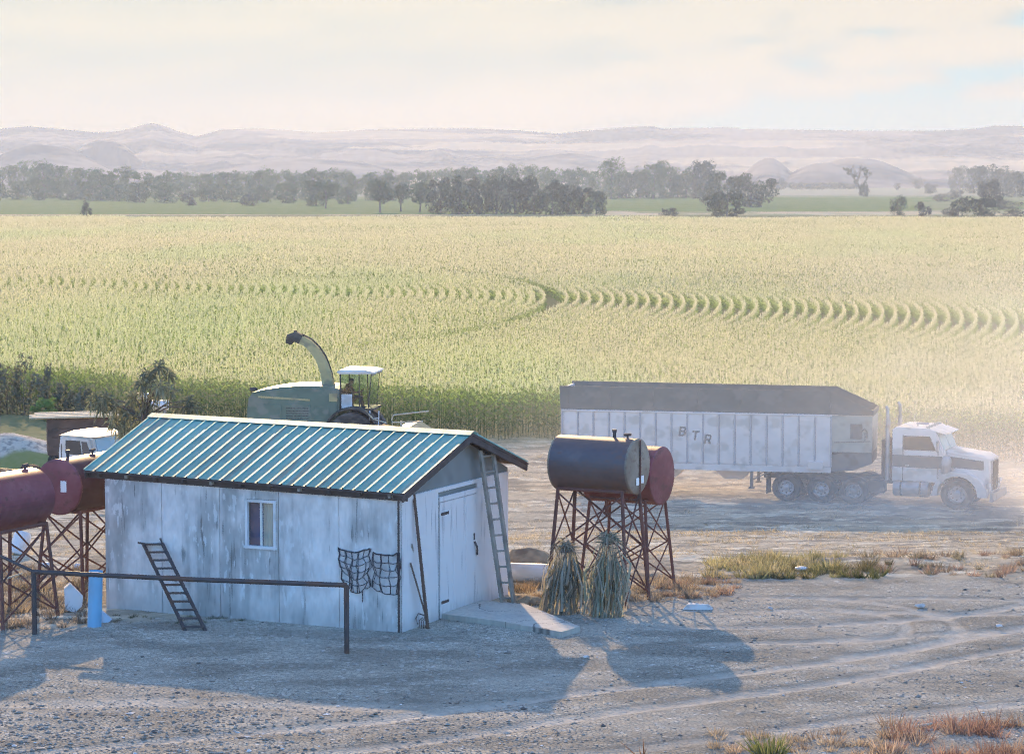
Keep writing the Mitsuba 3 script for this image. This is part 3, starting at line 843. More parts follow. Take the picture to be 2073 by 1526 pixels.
# ------------------------------------------------------------------ the shed
def build_shed():
    s = thing('shed', 'weathered white board shed with a ribbed blue-green metal roof in the gravel yard', 'shed')
    W, Ln, Hh, RZ = 4.4, 6.1, 2.42, 3.22
    wl, wr = on_front(SH, 501, 1010), on_front(SH, 558, 1110)
    win = shapely.box(wl[0], wr[2], wr[0], wl[2])
    front = shapely.box(.02, -.1, Ln - .02, Hh + .02).difference(win)
    w = obj('wall', SH(prism_s(front, .0, .09)), 'm_siding', s)
    ed = np.linspace(0, Ln, 6)
    jit = np.random.default_rng(3)
    for k in range(5):
        pg = shapely.box(ed[k] + (.006 if k else 0), -.08 + .012 * jit.random(), ed[k + 1] - .006, Hh - .01 * jit.random()).difference(win.buffer(.012, join_style='mitre'))
        obj('panel', SH(prism_s(pg, -.020 - .005 * jit.random(), -.001)), 'm_wall', w)
    obj('corner_trim', SH(box([Ln - .035, -.03, 1.17], [.032, .03, 2.44])), 'm_darkwood', s)
    # gable end, facing right
    g = obj('wall', SH(swap_xy(prism_s(shapely.box(.03, -.1, W - .02, 2.36), Ln - .09, Ln))), 'm_siding', s)
    for (a, b) in ((0.0, 1.42), (3.02, 4.4)):
        obj('panel', SH(swap_xy(prism_s(shapely.box(a + .004, -.06, b - .004, 2.32), Ln + .001, Ln + .024))), 'm_door', g)
    gab = shapely.Polygon([(0, 2.33), (W, 2.33), (W, Hh + .02), (W / 2, RZ + .02), (0, Hh + .02)])
    obj('gable_siding', SH(swap_xy(prism_s(gab, Ln - .08, Ln + .012))), 'm_siding', s, label='grey-green board gable above the white lower wall')
    obj('batten', SH(box([Ln + .03, W * .5, 2.34], [.045, W * .98, .07])), 'm_door', s)
    d = obj('door', SH(box([Ln + .012, 2.22, 1.05], [.02, 1.56, 2.12])), 'm_siding', s, label='white plank door in the gable end')
    for (a, b) in ((1.44, 1.96), (1.97, 2.48), (2.49, 3.0)):
        obj('plank', SH(cbox([Ln + .036, (a + b) / 2, 1.06], [.026, b - a, 2.10], .006)), 'm_door', d)
    obj('hinge', SH(box([Ln + .055, 1.62, 1.9], [.012, .3, .05])), 'm_steel_dark', d)
    obj('hinge', SH(box([Ln + .055, 1.62, .3], [.012, .3, .05])), 'm_steel_dark', d)
    h0, h1 = on_side(SH, 961, 1096, Ln + .07), on_side(SH, 966, 1122, Ln + .07)
    obj('handle', SH(join([tube([h0, h0 * .6 + h1 * .4 + [.03, 0, 0], h1], .018, 6), box((h0 + [-.008, 0, .1]), [.02, .02, .12])])), 'm_steel_dark', d)
    obj('lintel', SH(box([Ln + .05, 2.22, 2.17], [.03, 1.62, .09])), 'm_door', d)
    # the two walls turned away
    g2 = obj('wall', SH(swap_xy(prism_s(gab.union(shapely.box(.02, -.1, W, 2.34)), .0, .09))), 'm_siding', s)
    for k in range(4):
        obj('panel', SH(swap_xy(prism_s(shapely.box(k * 1.1 + .005, -.06, k * 1.1 + 1.095, 2.3), -.022, -.001))), 'm_siding', g2)
    obj('wall', SH(prism_s(shapely.box(.0, -.1, Ln, Hh), W - .09, W)), 'm_siding', s)
    # window
    x0, z0, x1, z1 = win.bounds
    wn = obj('window', SH(join([box([(x0 + x1) / 2, -.015, z1 - .02], [x1 - x0 + .07, .07, .05]), box([(x0 + x1) / 2, -.02, z0 + .005], [x1 - x0 + .09, .09, .05]),
                                box([x0 - .005, -.015, (z0 + z1) / 2 - .01], [.05, .07, z1 - z0 - .06]), box([x1 + .005, -.015, (z0 + z1) / 2 - .01], [.05, .07, z1 - z0 - .06])])), 'm_white', s, label='white sliding window with a drawn curtain in its right half')
    xm = (x0 + x1) / 2
    obj('mullion', SH(box([xm + .005, -.012, (z0 + z1) / 2 - .008], [.035, .04, z1 - z0 - .07])), 'm_white', wn)
    for a, b, y in ((x0, xm, .012), (xm, x1, .0)):
        obj('pane', SH(box([(a + b) / 2, y, (z0 + z1) / 2], [b - a - .02, .003, z1 - z0 - .04])), 'm_glass', wn)
    q = np.linspace(0, 1, 25)
    cx, cy = xm + .01 + q * (x1 - xm - .02), .06 + .018 * np.sin(q * 25)
    v = np.concatenate([np.stack([cx, cy, np.full(25, z0)], 1), np.stack([cx, cy, np.full(25, z1)], 1)])
    i = np.arange(24)
    obj('curtain', SH((v, np.concatenate([np.stack([i, i + 1, i + 26], 1), np.stack([i, i + 26, i + 25], 1)]))), 'm_curtain', wn, smooth=True)
    obj('blind', SH(box([(x0 + xm) / 2, .115, (z0 + z1) / 2], [xm - x0 + .12, .01, z1 - z0 + .3])), 'm_navy', wn)
    # roof
    def corner(px, py, l): return at(px, py, SH(np.array(l, float))[1])
    eL, eR = corner(169, 951, [-.40, -.16, 2.3]), corner(818, 999, [6.36, -.16, 2.3])
    rL, rR = corner(309, 839.5, [-.40, 2.2, 3.3]), corner(958, 876, [6.36, 2.2, 3.3])
    bR = corner(1070, 936, [6.36, 4.62, 2.3]); bL = rL + (bR - rR)
    rf = obj('roof', join([hexa([eL, eR, rL, rR, eL - [0, 0, .045], eR - [0, 0, .045], rL - [0, 0, .045], rR - [0, 0, .045]][4:] + [eL - [0, 0, .012], eR - [0, 0, .012], rL - [0, 0, .012], rR - [0, 0, .012]]),
                           hexa([bL - [0, 0, .045], bR - [0, 0, .045], rL - [0, 0, .046], rR - [0, 0, .046], bL - [0, 0, .012], bR - [0, 0, .012], rL - [0, 0, .013], rR - [0, 0, .013]])]), 'm_darkwood', s)
    N = 27
    prof = [(0, 0), (.04, .028), (.12, .028), (.16, 0), (.57, 0), (.585, .005), (.615, .005), (.63, 0), (1.0, 0)]
    for (a, b, c, dd) in ((eL, eR, rL, rR), (bR, bL, rR, rL)):
        nrm = unit(np.cross(b - a, c - a))
        for k in range(N):
            vs = []
            dt = .006 * jit.random()
            lift = .002 * jit.random()
            for t in (-dt, 1):
                for (x, h) in prof:
                    sx = (k + x) / N
                    pt = (a * (1 - sx) + b * sx) * (1 - t) + (c * (1 - sx) + dd * sx) * t
                    vs.append(pt + nrm * (h + lift))
            m = len(prof)
            i = np.arange(m - 1)
            obj('panel', (np.array(vs), np.concatenate([np.stack([i, i + 1, i + m + 1], 1), np.stack([i, i + m + 1, i + m], 1)])), 'm_roof', rf)
    # ridge cap, folded over both slopes
    fn, bn = unit(np.cross(eR - eL, rL - eL)), unit(np.cross(bL - bR, rR - bR))
    al = unit(rR - rL)
    fs, bs = unit(eL - rL), unit(bL - rL)
    up = np.array([0, 0, .040])
    def cap(p): return [p + fs * .17 + fn * .036, p + up, p + bs * .17 + bn * .036]
    A, B = cap(rL - al * .02), cap(rR + al * .02)
    lowA, lowB = [x - [0, 0, .012] for x in A], [x - [0, 0, .012] for x in B]
    obj('ridge_cap', join([hexa([lowA[0], lowB[0], lowA[1], lowB[1], A[0], B[0], A[1], B[1]]), hexa([lowA[1], lowB[1], lowA[2], lowB[2], A[1], B[1], A[2], B[2]])]), 'm_roof', rf)
    # eaves: fascia, rafter tails, barge boards
    obj('fascia', bar(eL + SH.ey * .13 - [0, 0, .10], eR + SH.ey * .13 - [0, 0, .10], .03, .10), 'm_darkwood', s)
    for k in range(11):
        t = (k + .5) / 11
        p = eL * (1 - t) + eR * t
        obj('rafter_tail', bar(p + SH.ey * .015 - [0, 0, .075], p + SH.ey * .12 - [0, 0, .072], .05, .06), 'm_wood' if k % 3 == 1 else 'm_darkwood', s)
    for (p, q_) in ((eR, rR), (bR, rR), (eL, rL), (bL, rL)):
        side = al if p is eR or p is bR else -al
        obj('barge_board', bar(p - side * .035 - [0, 0, .105], q_ - side * .035 - [0, 0, .105], .03, .11), 'm_darkwood', s)


def curtain_color(p, n, uv): return mix((.62, .62, .52), (.40, .42, .38), noise(p.x * 25, p.z * 1.5))


mat('m_curtain', {'type': 'diffuse', 'reflectance': proc(curtain_color)})
build_shed()


def build_yard():
    # concrete step
    pts = [gp(*q) for q in ((889, 1252), (1000, 1266), (1137, 1290), (1174, 1279), (1062, 1232))]
    wall_pt = SH(np.array([6.16, 3.1, 0.])); pts.append(wall_pt)
    pg = shapely.Polygon([(p[0], p[1]) for p in pts])
    m = trimesh.creation.extrude_polygon(pg, .20, engine='earcut')
    obj('concrete_step', (np.array(m.vertices) + [0, 0, -.10], np.array(m.faces)), 'm_concrete', label='pale concrete step slab at the gable door of the shed, half in shadow', cat='step')
    # black steel ladder sloping against the front wall
    t = thing('ladder', 'black steel ladder sloping sideways against the front wall of the shed', 'ladder')
    f0, f1 = gp(377, 1277), gp(418, 1277)
    t0, t1 = SH(on_front(SH, 290, 1100, -.06)), SH(on_front(SH, 328, 1099, -.06))
    for a, b in ((f0, t0), (f1, t1)): obj('rail', bar(a - [0, 0, .03], b, .055, .035), 'm_steel_dark', t)
    for k in range(11):
        q = (k + .5) / 10.6
        obj('rung', bar(f0 * (1 - q) + t0 * q, f1 * (1 - q) + t1 * q, .075, .03), 'm_steel_dark', t)
    obj('hook', bar(t0, t0 + [-.1, 0, .02], .03, .03), 'm_steel_dark', t); obj('hook', bar(t1, t1 + [-.03, 0, .09], .03, .03), 'm_steel_dark', t)
    # pipe rail
    t = thing('pipe_rail', 'dark steel pipe rail on posts in front of the shed', 'rail')
    a, b = gp(70, 1283), gp(702, 1322)
    za, zb = at(70, 1157, a[1])[2], at(699, 1184, b[1])[2]
    obj('rail', tube([[a[0], a[1], za], (np.array([a[0], a[1], za]) + [b[0], b[1], zb]) / 2 - [0, 0, .015], [b[0], b[1], zb]], .042, 10), 'm_steel_dark', t, smooth=True)
    for p, z in ((a, za), (b, zb)): obj('post', tube([[p[0], p[1], -.15], [p[0], p[1], z]], .045, 10), 'm_steel_dark', t, smooth=40)
    l = at(-14, 1118, a[1] + .4); obj('brace', tube([l, [a[0], a[1], za]], .03, 8), 'm_steel_dark', t, smooth=40)
    # rope net on the wall
    t = thing('rope_net', 'dark rope net hanging in two swags on the right of the shed front', 'net')
    rng = np.random.default_rng(12)
    parts, ropes = [], []
    for (cols, top, bot, rows) in (((684, 697, 711, 725, 738, 749), (1108, 1112, 1115, 1116, 1113, 1110), (1180, 1192, 1196, 1200, 1193, 1186), 6), ((755, 770, 787, 804, 808), (1117, 1121, 1124, 1121, 1119), (1188, 1196, 1201, 1199, 1150), 5)):
        grid = []
        for k, (c, tp, bt) in enumerate(zip(cols, top, bot)):
            col = []
            for r in range(rows + 1):
                q = r / rows
                px = c + (rng.normal(0, 2.2) if r else 0) + (10 * q if c < 700 else 0) + (-2 * q if c > 745 and c < 750 else 0)
                py = tp * (1 - q) + bt * q + rng.normal(0, 1.5)
                col.append(SH(on_front(SH, px, py, -.045 - .06 * math.sin(q * 3) - rng.uniform(0, .03))))
            grid.append(col); parts.append(tube(col, .009, 5))
            if rng.random() < .7: parts.append(tube([p + SH.ex * rng.normal(.02, .012) for p in col], .007, 4))
        for r in range(rows + 1):
            row = [g[r] for g in grid]
            fine = []
            for p, q in zip(row[:-1], row[1:]): fine += [p, (p + q) / 2 - [0, 0, rng.uniform(.0, .03)]]
            fine.append(row[-1])
            (ropes if r == 0 else parts).append(tube(fine, .013 if r == 0 else .008, 5))
    parts.append(tube([SH(on_front(SH, 734, 1195, -.05)), SH(on_front(SH, 734, 1218, -.05))], .007, 4))
    obj('head_rope', join(ropes), 'm_dark', t); obj('mesh', join(parts), 'm_dark', t)
    # tools leaning on the gable end
    LX = 6.1 + .05
    a = SH(on_side(SH, 838, 1000, LX)); f = gp(866, 1272)
    obj('pole', tube([f, a], [.032, .026], 8), 'm_wood_dark', label='long brown pole leaning beside the corner of the shed', cat='pole', smooth=40)
    t = thing('pitchfork', 'fork with a rounded head standing on its tines against the gable end', 'pitchfork')
    a = SH(on_side(SH, 831, 1139, LX)); hd = gp(853, 1272) + [0, 0, .02]; nk = at(862, 1246, hd[1] + .03)
    obj('handle', tube([nk, a], .016, 7), 'm_wood_dark', t, smooth=40)
    sx = unit(np.cross(nk - hd, [0, 1, 0])) * -1
    pts = [hd + sx * .07 + [0, 0, .03], hd + sx * .105 + [0, 0, .12], hd + sx * .06 + [0, 0, .23], nk, hd - sx * .06 + [0, 0, .23], hd - sx * .105 + [0, 0, .12], hd - sx * .07 + [0, 0, .03]]
    obj('head', tube(pts, .011, 6), 'm_steel_dark', t, smooth=True)
    for k in (-.035, 0, .035): obj('tine', tube([hd + sx * k * 1.2 + [0, 0, -.02], hd + sx * k + [0, 0, .12], nk + (hd - nk) * .2 + sx * k], .009, 5), 'm_steel_dark', t)
    t = thing('rake', 'thin rake handle leaning just left of the long pole on the gable end', 'rake')
    a = SH(on_side(SH, 834, 1101, LX)); f = gp(854, 1252) + [0, 0, .03]
    obj('handle', tube([f, a], .014, 7), 'm_wood', t, smooth=40)
    obj('head', join([bar(f + SH.ey * -.12 + [0, 0, .0], f + SH.ey * .12, .02, .02)] + [bar(f + SH.ey * k, f + SH.ey * k + [0, 0, -.06], .008, .008) for k in np.linspace(-.11, .11, 7)]), 'm_steel_dark', t)
    # wooden ladder
    t = thing('ladder', 'long weathered wooden ladder leaning against the gable end under the roof edge', 'ladder')
    f0, f1 = gp(1019, 1229), gp(1042, 1231)
    t0, t1 = SH(on_side(SH, 972, 912, 6.1 + .16)), SH(on_side(SH, 997, 908, 6.1 + .16))
    for a, b in ((f0, t0), (f1, t1)): obj('rail', bar(a - [0, 0, .03], b, .10, .05, up=SH.ex), 'm_wood', t)
    for k in range(10):
        q = (k + .6) / 10
        obj('rung', tube([f0 * (1 - q) + t0 * q, f1 * (1 - q) + t1 * q], .02, 7), 'm_wood', t)
    # blue pipe and scraps
    b = gp(191, 1268); tp = at(194, 1152, b[1] + .05)
    outer = [(.125, 0), (.125, 1), (.11, 1), (.11, 0), (.125, 0)]
    L = np.linalg.norm(tp - b)
    obj('pipe', lathe([(r, h * L) for r, h in outer], 24, tp - b, b - [0, 0, .02]), 'm_blue', label='upright light blue plastic pipe at the front left corner of the shed', cat='pipe', smooth=40)
    c = gp(213, 1258)
    obj('plastic_cone', lathe([(.13, 0), (.03, .24), (.025, .24), (.115, 0)], 16, [-.35, -.2, .9], c), 'm_paleblue', label='small pale blue plastic cone tipped beside the foot of the upright pipe', cat='cone', smooth=40)
    # irrigation pipe behind
    p0, p1 = gp(1000, 1176) + [0, 0, .19], gp(1112, 1200) + [0, 0, .19]
    p1 = p0 + unit(np.array([1, -.22, 0])) * 1.35
    ax = p1 - p0; L = np.linalg.norm(ax)
    obj('drainpipe', lathe([(.19, 0), (.19, L), (.175, L), (.175, 0), (.19, 0)], 28, ax, p0), 'm_white', label='short length of wide white pipe lying on the dirt behind the shed', cat='pipe', smooth=40)


plain('m_wood_dark', (.12, .075, .055), .8, vary=.3)
plain('m_paleblue', (.50, .62, .74), .6, vary=.1)
build_yard()


# ------------------------------------------------------------------ fuel tanks on stands
def tank(label, group, c, ang, r, L, zc, shell, end, fittings, plates=(), seam=False):
    fr = Frame([c[0], c[1], 0], ang)
    t = thing('fuel_tank', label, 'tank', group)
    h = L / 2
    n = 40
    obj('shell', fr(lathe([(r, -h), (r, h)], n, [1, 0, 0], [0, 0, zc])), shell, t, smooth=True)
    for k in (-1, 1):
        pr = [(r + .004, h - .03), (r + .004, h), (r - .012, h + .012), (r * .93, h + .016), (r * .6, h + .03), (.001, h + .036)]
        m = fr(lathe(pr, n, [k, 0, 0], [0, 0, zc]))
        e = obj('end_plate', m, end, t, smooth=35)
        if k == 1 and seam:
            obj('seam', fr(tube([[h + .05, 0, zc + r * .96], [h + .055, 0, zc], [h + .05, 0, zc - r * .96]], .016, 6)), 'm_steel_rust', e)
            for (yy, zz) in plates: obj('label_plate', fr(box([h + .046, yy, zc + zz], [.006, .12, .14])), 'm_paper', e)
        if k == -1 and not seam:
            for (yy, zz) in plates: obj('label_plate', fr(box([-h - .034, yy, zc + zz], [.006, .13, .21])), 'm_paper', e)
    for (x, kind) in fittings:
        if kind == 'cap':
            obj('filler_cap', fr(lathe([(.03, -.05), (.03, .10), (.045, .10), (.045, .15), (.001, .152)], 14, [0, 0, 1], [x, 0, zc + r])), 'm_steel_dark', t, smooth=40)
        elif kind == 'valve':
            obj('vent_valve', fr(join([tube([[x, 0, zc + r - .03], [x, 0, zc + r + .06]], .02, 8), tube([[x - .07, 0, zc + r + .06], [x + .07, 0, zc + r + .07]], .028, 8)])), 'm_steel_dark', t)
        elif kind == 'spout':
            obj('outlet', fr(join([tube([[x, -.2, zc - r + .06], [x, -.2, zc - r - .22]], .035, 8), tube([[x - .05, -.2, zc - r - .08], [x + .05, -.2, zc - r - .08]], .02, 6)])), 'm_steel_rust', t)
    return fr


def stand(label, group, fr, hx, hy, zt, sx, sy, metal, rad=.03, mid=.52):
    t = thing('tank_stand', label, 'stand', group)
    top, foot = {}, {}
    for i in (-1, 1):
        for j in (-1, 1):
            top[i, j] = fr(np.array([i * hx, j * hy, zt]))
            p = fr(np.array([i * (hx + sx), j * (hy + sy), 0]))
            p[2] = float(gz(p[0], p[1])) - .06
            foot[i, j] = p
            obj('leg', tube([p, top[i, j]], rad, 8), metal, t, smooth=40)
    m = lambda k, q: foot[k] * (1 - q) + top[k] * q
    pairs = [((-1, -1), (1, -1)), ((-1, 1), (1, 1)), ((-1, -1), (-1, 1)), ((1, -1), (1, 1))]
    for a, b in pairs:
        obj('crossbar', tube([m(a, .985), m(b, .985)], rad * 1.0, 8), metal, t, smooth=40)
        obj('brace', tube([m(a, .95), m(b, mid - .03)], rad * .5, 6), metal, t, smooth=40)
        obj('brace', tube([m(b, .95), m(a, mid - .03)], rad * .5, 6), metal, t, smooth=40)
        obj('brace', tube([m(a, mid), m(b, .10)], rad * .5, 6), metal, t, smooth=40)
        obj('brace', tube([m(b, mid), m(a, .10)], rad * .5, 6), metal, t, smooth=40)
    for j in (-1, 1):                                    # saddle bars under the tank
        pass
    return t


def build_tanks():
    g = 'fuel tanks raised on pipe stands'
    gs = 'pipe stands under the fuel tanks'
    # grey tank: its right end seen at (1293, 944)
    yaw = -.49
    fr0 = Frame([0, 0, 0], yaw)
    e = at(1293, 944, 47.35)
    c = e - fr0.ex * .83
    fr = tank('grey fuel tank with a tan end plate and two white labels, raised beside the shed', g, c, yaw, .515, 1.62, e[2], 'm_tank_grey', 'm_tank_end', [(.33, 'cap'), (.60, 'valve')], plates=((-.10, -.27), (.11, -.25)), seam=True)
    stand('rusty pipe stand under the grey fuel tank', gs, fr, .66, .36, e[2] - .42, .17, .13, 'm_steel_rust', .034)
    e2 = at(1343, 963, 48.9)
    c2 = e2 - fr0.ex * .76
    fr = tank('red fuel tank half hidden behind the grey tank, lower on its stand', g, c2, yaw, .56, 1.46, e2[2], 'm_tank_red', 'm_tank_red', [(.2, 'valve'), (-.35, 'spout')])
    stand('red pipe stand under the red tank right of the shed', gs, fr, .58, .44, e2[2] - .42, .16, .16, 'm_steel_rust', .030)
    # left pair, lying front to back
    yl = -.45 + math.pi / 2
    f0 = Frame([0, 0, 0], yl)
    b = at(117, 986, 47.9)
    fr = tank('dark red tank with a white label on its round end beside the left shed wall', g, b + f0.ex * .83, yl, .525, 1.62, b[2], 'm_tank_dark', 'm_tank_red', [(-.5, 'cap'), (.3, 'valve')], plates=((-.14, .02),))
    stand('rusty pipe stand under the tank beside the left wall of the shed', gs, fr, .68, .40, b[2] - .44, .14, .14, 'm_steel_rust', .034)
    a = at(66, 1003, 46.3)
    fr = tank('dark red fuel tank cut off by the left edge of the picture', g, a - f0.ex * .83, yl, .515, 1.62, a[2], 'm_tank_red', 'm_tank_red', [(.62, 'valve')])
    stand('dark pipe stand under the tank at the left edge of the picture', gs, fr, .68, .40, a[2] - .44, .14, .14, 'm_steel_rust', .034)


build_tanks()
# ------------------------------------------------------------------ vehicles
plain('m_truck_white', (.76, .73, .70), .4, vary=.07, dirt=(.50, .46, .40))
plain('m_trailer_white', (.72, .67, .63), .55, vary=.10, dirt=(.48, .45, .40))
plain('m_tarp_grey', (.165, .17, .155), .8, vary=.15, dirt=(.22, .21, .19))
plain('m_cream', (.46, .44, .37), .7, vary=.12, dirt=(.32, .28, .22))
plain('m_stripe', (.16, .165, .165), .5, vary=.12)
plain('m_tyre', (.035, .034, .034), .9, vary=.25, dirt=(.16, .14, .12))
plain('m_alu', (.45, .46, .48), .35, .6, vary=.12, dirt=(.3, .28, .25))
plain('m_chassis', (.055, .052, .05), .7, .2, vary=.3, dirt=(.15, .13, .11))
mat('m_glass_dark', {'type': 'principled', 'base_color': {'type': 'rgb', 'value': [.05, .06, .065]}, 'roughness': .08, 'specular': .8})
mat('m_windscreen', {'type': 'principled', 'base_color': {'type': 'rgb', 'value': [.30, .42, .46]}, 'roughness': .12, 'specular': .8})
plain('m_green_paint', (.135, .185, .135), .5, vary=.18, dirt=(.26, .25, .20))
plain('m_yellow_paint', (.50, .40, .19), .45, vary=.12, dirt=(.22, .19, .13))
plain('m_brown_board', (.13, .08, .065), .85, vary=.35, dirt=(.07, .05, .045))
plain('m_pale_board', (.60, .52, .38), .85, vary=.2, scale=6, dirt=(.40, .33, .24))


def wheel(fr, s, y0, y1, z, r, parent, rim='m_alu', near=-1):
    """tyre with its rim; y0..y1 is the width, the outer face at near"""
    w = y1 - y0
    c = [s, (y0 + y1) / 2, z]
    pr = [(r * .58, -w / 2 + .02), (r * .80, -w / 2), (r * .94, -w / 2 + .02), (r, -w / 2 + .06), (r, 0), (r, w / 2 - .06), (r * .94, w / 2 - .02), (r * .80, w / 2), (r * .58, w / 2 - .02), (r * .58, -w / 2 + .02)]
    wh = obj('wheel', fr(lathe(pr, 28, [0, 1, 0], c)), 'm_tyre', parent, smooth=35)
    n = near
    o = w / 2
    rimp = [(r * .60, o - .05), (r * .56, o - .02), (r * .50, o - .09), (r * .24, o - .11), (r * .22, o - .02), (r * .10, o), (.001, o)]
    obj('rim', fr(lathe(rimp, 24, [0, n, 0], c)), rim, wh, smooth=35)
    lugs = [box([s + r * .36 * math.cos(a), c[1] + n * (o - .085), z + r * .36 * math.sin(a)], [.05, .05, .05]) for a in np.arange(8) * math.pi / 4]
    obj('lug_nuts', fr(join(lugs)), 'm_chassis', wh, kind='stuff')
    return wh


def rounded(poly, y0, y1, b): return prism(poly, y0, y1, b)


TR = Frame([10.56, 96.5, -4.4], -.227)


def build_trailer():
    t = thing('grain_trailer', 'long ribbed white grain trailer with grey side extensions and three dark letters', 'trailer')
    a, b, n = -8.85, 1.48, 17
    ed = np.linspace(a, b, n + 1)
    side = obj('side', TR(box([(a + b) / 2, .07, 2.33], [b - a, .06, 1.92])), 'm_trailer_white', t)
    for k in range(n):
        obj('panel', TR(cbox([(ed[k] + ed[k + 1]) / 2, .028, 2.33], [ed[k + 1] - ed[k] - .075, .022, 1.86], .006)), 'm_trailer_white', side)
    for k in range(n + 1):
        obj('post', TR(cbox([ed[k], .012, 2.32], [.06, .075, 1.94], .012)), 'm_trailer_post', side)
    obj('top_rail', TR(cbox([(a + b) / 2, .02, 3.30], [b - a + .05, .10, .07], .015)), 'm_trailer_white', side)
    obj('bottom_rail', TR(prism([(a, 1.36), (b, 1.36), (b, 1.14), (a + 6, 1.12), (a, 1.16)], -.005, .09)), 'm_trailer_white', side)
    for ch, s, z in (('B', -4.36, 2.42), ('T', -3.86, 2.27), ('R', -3.38, 2.14)):
        m = meshkit.text_mesh(ch, .34, .012, bold=True)
        v = np.array(m.vertices)
        v = np.stack([s + v[:, 0] + .16 * v[:, 1], .010 - v[:, 2], z + v[:, 1]], 1)
        obj('letter', TR((v, np.array(m.faces)[:, ::-1])), 'm_stripe', side)
    far = obj('side', TR(box([(a + b) / 2, 2.43, 2.33], [b - a, .06, 1.92])), 'm_trailer_white', t)
    for k in range(n + 1): obj('post', TR(box([ed[k], 2.48, 2.32], [.06, .06, 1.9])), 'm_trailer_post', far)
    # grey extensions
    ext = obj('side_extension', TR(prism([(a - .08, 3.34), (b, 3.34), (b, 4.22), (a - .12, 4.24)], .03, .075)), 'm_tarp_grey', t, label='grey board extending the side of the trailer upwards')
    for k in np.linspace(a + .2, b - .1, 7): obj('stake', TR(box([k, .015, 3.79], [.05, .03, .90])), 'm_tarp_grey', ext)
    obj('side_extension', TR(prism([(a - .08, 3.34), (b, 3.34), (b, 4.22), (a - .12, 4.24)], 2.40, 2.445)), 'm_tarp_grey', t)
    obj('nose_extension', TR(join([prism([(b + .004, 3.34), (3.02, 3.34), (3.02, 3.52), (b + .004, 4.20)], .035, .075), prism([(b + .004, 3.34), (3.02, 3.34), (3.02, 3.52), (b + .004, 4.20)], 2.40, 2.44),
                                   box([3.04, 1.24, 3.42], [.04, 2.4, .2])])), 'm_tarp_grey', t, label='grey sloping extension board at the nose of the trailer')
    obj('tailgate', TR(box([a - .04, 1.25, 2.75], [.06, 2.4, 2.8])), 'm_trailer_white', t)
    obj('floor', TR(prism([(a, 2.2), (a + 3, 1.5), (b - 1.5, 1.5), (3.0, 2.3), (3.0, 2.2), (b - 1.5, 1.4), (a + 3, 1.4), (a, 2.1)], .1, 2.4)), 'm_chassis', t)
    # nose over the fifth wheel
    nose = obj('nose', TR(join([box([(b + 3.0) / 2 + .01, .075, 2.62], [3.0 - b - .02, .05, 1.38]), box([(b + 3.0) / 2, 2.42, 2.62], [3.0 - b, .05, 1.38]), box([2.99, 1.25, 2.62], [.05, 2.36, 1.36])])), 'm_cream', t, label='cream nose of the trailer with a rusty fitting')
    obj('frame_plate', TR(box([2.42, .04, 2.72], [.44, .03, .56])), 'm_rust_grey', nose)
    obj('crank', TR(join([bar([1.6, .03, 2.30], [2.95, .03, 2.36], .03, .03), bar([2.75, .02, 2.36], [2.75, .02, 2.72], .03, .03), tube([[2.62, .02, 2.74], [2.72, .02, 2.84], [2.82, .02, 2.74], [2.84, .02, 2.5]], .025, 6)])), 'm_rust_grey', nose)
    obj('gooseneck', TR(prism([(b - .3, 1.96), (3.0, 1.96), (3.0, 1.50), (2.3, 1.24), (b - .9, 1.12), (b - .9, 1.4)], .12, 2.38)), 'm_rust_grey', t)
    obj('tool_box', TR(cbox([.92, -.03, 1.42], [.56, .3, .30], .02)), 'm_trailer_white', t)
    # hopper chutes
    for s in (-4.9, -2.3):
        obj('hopper', TR(hull([[s - 1.0, .3, 1.4], [s + 1.0, .3, 1.4], [s - 1.0, 2.2, 1.4], [s + 1.0, 2.2, 1.4], [s - .35, .75, .72], [s + .35, .75, .72], [s - .35, 1.75, .72], [s + .35, 1.75, .72]])), 'm_trailer_white', t)
    for y in (.25, 2.25):
        obj('landing_leg', TR(join([box([-1.54, y, .86], [.11, .11, .72]), box([-1.54, y, .47], [.22, .22, .05])])), 'm_rust_grey', t)
        obj('leg_brace', TR(bar([-1.5, y, .78], [-.72, y, 1.16], .04, .04)), 'm_rust_grey', t)
    obj('axle_frame', TR(box([-7.2, 1.25, 1.15], [3.2, 1.1, .22])), 'm_chassis', t)
    for s in (-8.0, -6.75):
        for y0, y1, nn in ((.02, .56, -1), (1.94, 2.48, 1)): wheel(TR, s, y0, y1, .52, .52, t, near=nn)
        obj('axle', TR(tube([[s, .5, .52], [s, 2.0, .52]], .07, 8)), 'm_chassis', t)
    obj('mud_flap', TR(box([-8.72, .3, .6], [.02, .55, .6])), 'm_tyre', t)
    obj('mud_flap', TR(box([-8.72, 2.2, .6], [.02, .55, .6])), 'm_tyre', t)


plain('m_trailer_post', (.42, .42, .43), .6, vary=.12)
plain('m_rust_grey', (.20, .19, .175), .75, vary=.2, dirt=(.13, .09, .07))
build_trailer()


TC = Frame(TR(np.array([.65, 1.25, 0.])), -.227 - .16)           # the tractor, turning a little towards the camera
TC.o = TC.o - TC.ex * .65 * 1.05 - TC.ey * 1.25
TC.m = TC.m * np.array([[1.05], [1.], [.965]])


